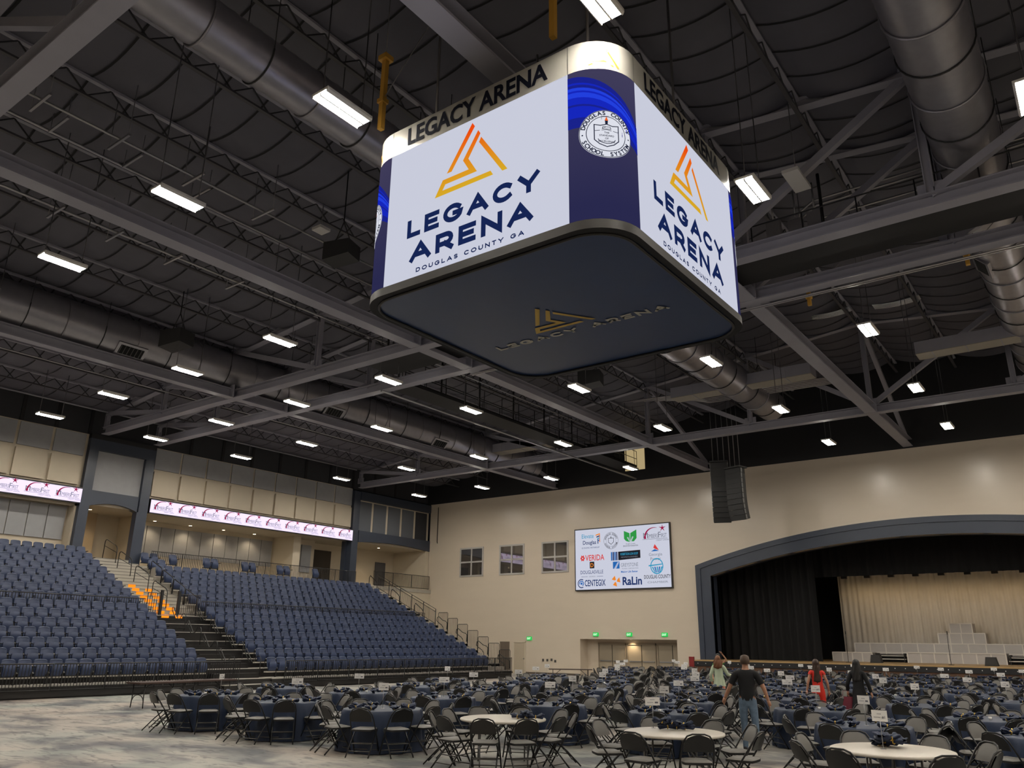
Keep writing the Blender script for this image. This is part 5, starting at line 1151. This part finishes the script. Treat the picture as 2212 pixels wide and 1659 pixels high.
def hair_long(m_, zb, wv=.02, w=.1, curls=0):
    def f(t, k):
        m = MB()
        def g(u, v):
            a = 2*PI*u; bk_ = math.sin(a) < .25
            if v < .35: q = v/.35*1.5; return (k*.1*math.sin(q)*math.cos(a), k*(-.01+.118*math.sin(q)*math.sin(a)*(1 if bk_ else .8)), k*(1.71+.125*math.cos(q)))
            q = (v-.35)/.65; z = 1.715-(1.715-zb)*q*(1 if bk_ else .35); r = .1+(w-.1)*math.sin(PI*min(1, q*.75))+wv*math.sin(7*a+9*q)+curls*math.sin(13*a+23*q)*math.sin(17*q+3*a)
            if q > .9: r *= .55
            return (k*r*math.cos(a), k*(-.01-.05*q+(r+.012)*math.sin(a)*(.95-.25*q if bk_ else .55)), k*z)
        m.grid(g, 48, 26, 0, True, True); m.build('hair', m_, t)
    return f
away = lambda p: math.atan2(p[1], p[0])-PI/2
stand = dict(kneL=(-.105, .03, .50), kneR=(.105, .02, .50), ankL=(-.12, -.02, .09), ankR=(.12, .0, .09), elbL=(-.27, -.04, 1.17), elbR=(.27, -.04, 1.17), wriL=(-.30, .06, .93), wriR=(.30, .06, .93))
pos = (-6.52, 16.95, 0)
person('man in black polo and faded jeans walking towards the stage, hand on a chair back', pos, away(pos)-.05,
    dict(stand, elbL=(-.34, .02, 1.19), wriL=(-.46, .14, .97), elbR=(.335, -.02, 1.19), wriR=(.40, .05, .95), kneL=(-.10, .06, .50), ankL=(-.10, .03, .09), kneR=(.12, .0, .50), ankR=(.14, -.10, .10), dirL=(-.3, .45, -.85)),
    [('polo_shirt', blackcloth, lambda a, b, u, z: (a in ('pel', 'wai', 'che', 'col') and b in ('wai', 'che', 'col', 'sho', 'pel') and z > .93 and z < 1.54) or (a == 'sho' and u < .70), .016),
     ('jeans', denim, lambda a, b, u, z: z < 1.0 and (a in ('pel', 'hip', 'kne')) and z > .06, .012),
     ('shoes', mat('grey_sneaker', (.06, .06, .065), .6), lambda a, b, u, z: a == 'ank' or z < .075, .008)], hair_short(brownhair), 1.83)
def skirt(m_, z0, z1, r0, r1, name='skirt'):
    def f(t, k):
        m = MB(); m.grid(lambda u, v: (k*(r0+(r1-r0)*v+.022*v*math.sin(2*PI*u*9))*math.cos(2*PI*u), k*(.82*(r0+(r1-r0)*v)+.022*v*math.sin(2*PI*u*9))*math.sin(2*PI*u), k*(z0+(z1-z0)*v)), 54, 8, 0, True, True); m.build(name, m_, t)
    return f
def jtail(m_):
    def f(t, k):
        skirt(salmon, 1.02, .12, .155, .27)(t, k); skirt(m_, 1.1, .82, .165, .205, 'jacket_hem')(t, k)
    return f
pos = (-11.05, 26.35, 0)
person('woman with curly auburn hair in pale mint jacket and salmon skirt among the tables', pos, away(pos)-.2, dict(stand, elbR=(.29, .10, 1.2), wriR=(.42, .30, 1.15), elbL=(-.27, -.06, 1.18), wriL=(-.27, .08, .95)),
    [('jacket', mint, lambda a, b, u, z: (a in ('pel', 'wai', 'che', 'col') and b in ('wai', 'che', 'col', 'sho', 'hip') and .86 < z < 1.53) or a == 'sho' or (a == 'elb' and u < .85), .02),
     ('sandals', mat('tan_leather', (.3, .16, .08), .5), lambda a, b, u, z: z < .06, .006)], hair_long(auburn, 1.38, .012, .155, .02), 1.69, True, jtail(mint))
pos = (-12.4, 29.6, 0)
person('person in a green dress with dark hair, one arm raised, behind the mint jacket', pos, away(pos)+PI+.5, dict(stand, elbL=(-.30, .08, 1.62), wriL=(-.12, .10, 1.82), dirL=(.5, .0, .6)),
    [('dress_top', greencloth, lambda a, b, u, z: (a in ('pel', 'wai', 'che', 'col') and b in ('wai', 'che', 'col', 'sho', 'hip') and z < 1.5) or (a == 'sho' and u < .25), .014), ('shoes', blackcloth, lambda a, b, u, z: z < .07, .006)], hair_long(blackhair, 1.45, .01, .13, .01), 1.72, True, skirt(greencloth, 1.08, .35, .15, .30, 'dress_skirt'))
pos = (-7.05, 23.55, 0)
person('woman with long dark brown hair in a sleeveless red jumpsuit, back turned', pos, away(pos)+.1, dict(stand, wriL=(-.31, .05, .94)),
    [('red_jumpsuit', redcloth, lambda a, b, u, z: (a in ('pel', 'wai', 'che', 'col') and b in ('wai', 'che', 'col', 'sho', 'hip', 'pel') and z < 1.5) or (a in ('hip', 'kne') and z > .1) or (a == 'sho' and u < .12), .018), ('shoes', blackcloth, lambda a, b, u, z: z < .07, .006)], hair_long(mat('long_brown_hair', (.045, .02, .012), .5, 0, .4, 20), 1.15, .008, .11), 1.68, True)
posb = (-5.95, 23.4, 0)
person('woman with long black hair in a black dress beside the red jumpsuit', posb, away(posb)-.25, dict(stand, wriL=(-.33, .08, .95), elbL=(-.29, -.02, 1.18)),
    [('dress_top', blackcloth, lambda a, b, u, z: (a in ('pel', 'wai', 'che', 'col') and b in ('wai', 'che', 'col', 'sho', 'hip') and z < 1.53) or a == 'sho' or (a == 'elb' and u < .8), .02), ('shoes', blackcloth, lambda a, b, u, z: z < .07, .006)], hair_long(blackhair, 1.2, .008, .115), 1.70, True, skirt(blackcloth, 1.06, .1, .15, .30, 'dress_skirt'))
def bag(x, y, z, m_, lb, rz, s=1):
    t = thing('handbag', lb, 'bag', (x, y, z), rz); MB().grid(lambda u, v: (s*.17*(1-.12*v)*math.copysign(abs(math.cos(2*PI*u))**.6, math.cos(2*PI*u)), s*.07*(1-.5*v)*math.sin(2*PI*u), s*.32*v), 20, 5, 0, True, True).build('bag_body', m_, t)
    MB().tube([(-.08*s, 0, .3*s), (-.06*s, 0, .44*s), (.06*s, 0, .44*s), (.08*s, 0, .3*s)], .008, 5).build('bag_handle', m_, t)
bag(-6.28, 23.35, .42, mat('maroon_leather', (.16, .01, .03), .45), 'maroon bag held by the woman in the black dress', .3, 1.15)
bag(-7.38, 23.42, .45, mat('white_plastic_bag', (.65, .63, .68), .5), 'white bag held by the woman in the red jumpsuit', .2, .95)
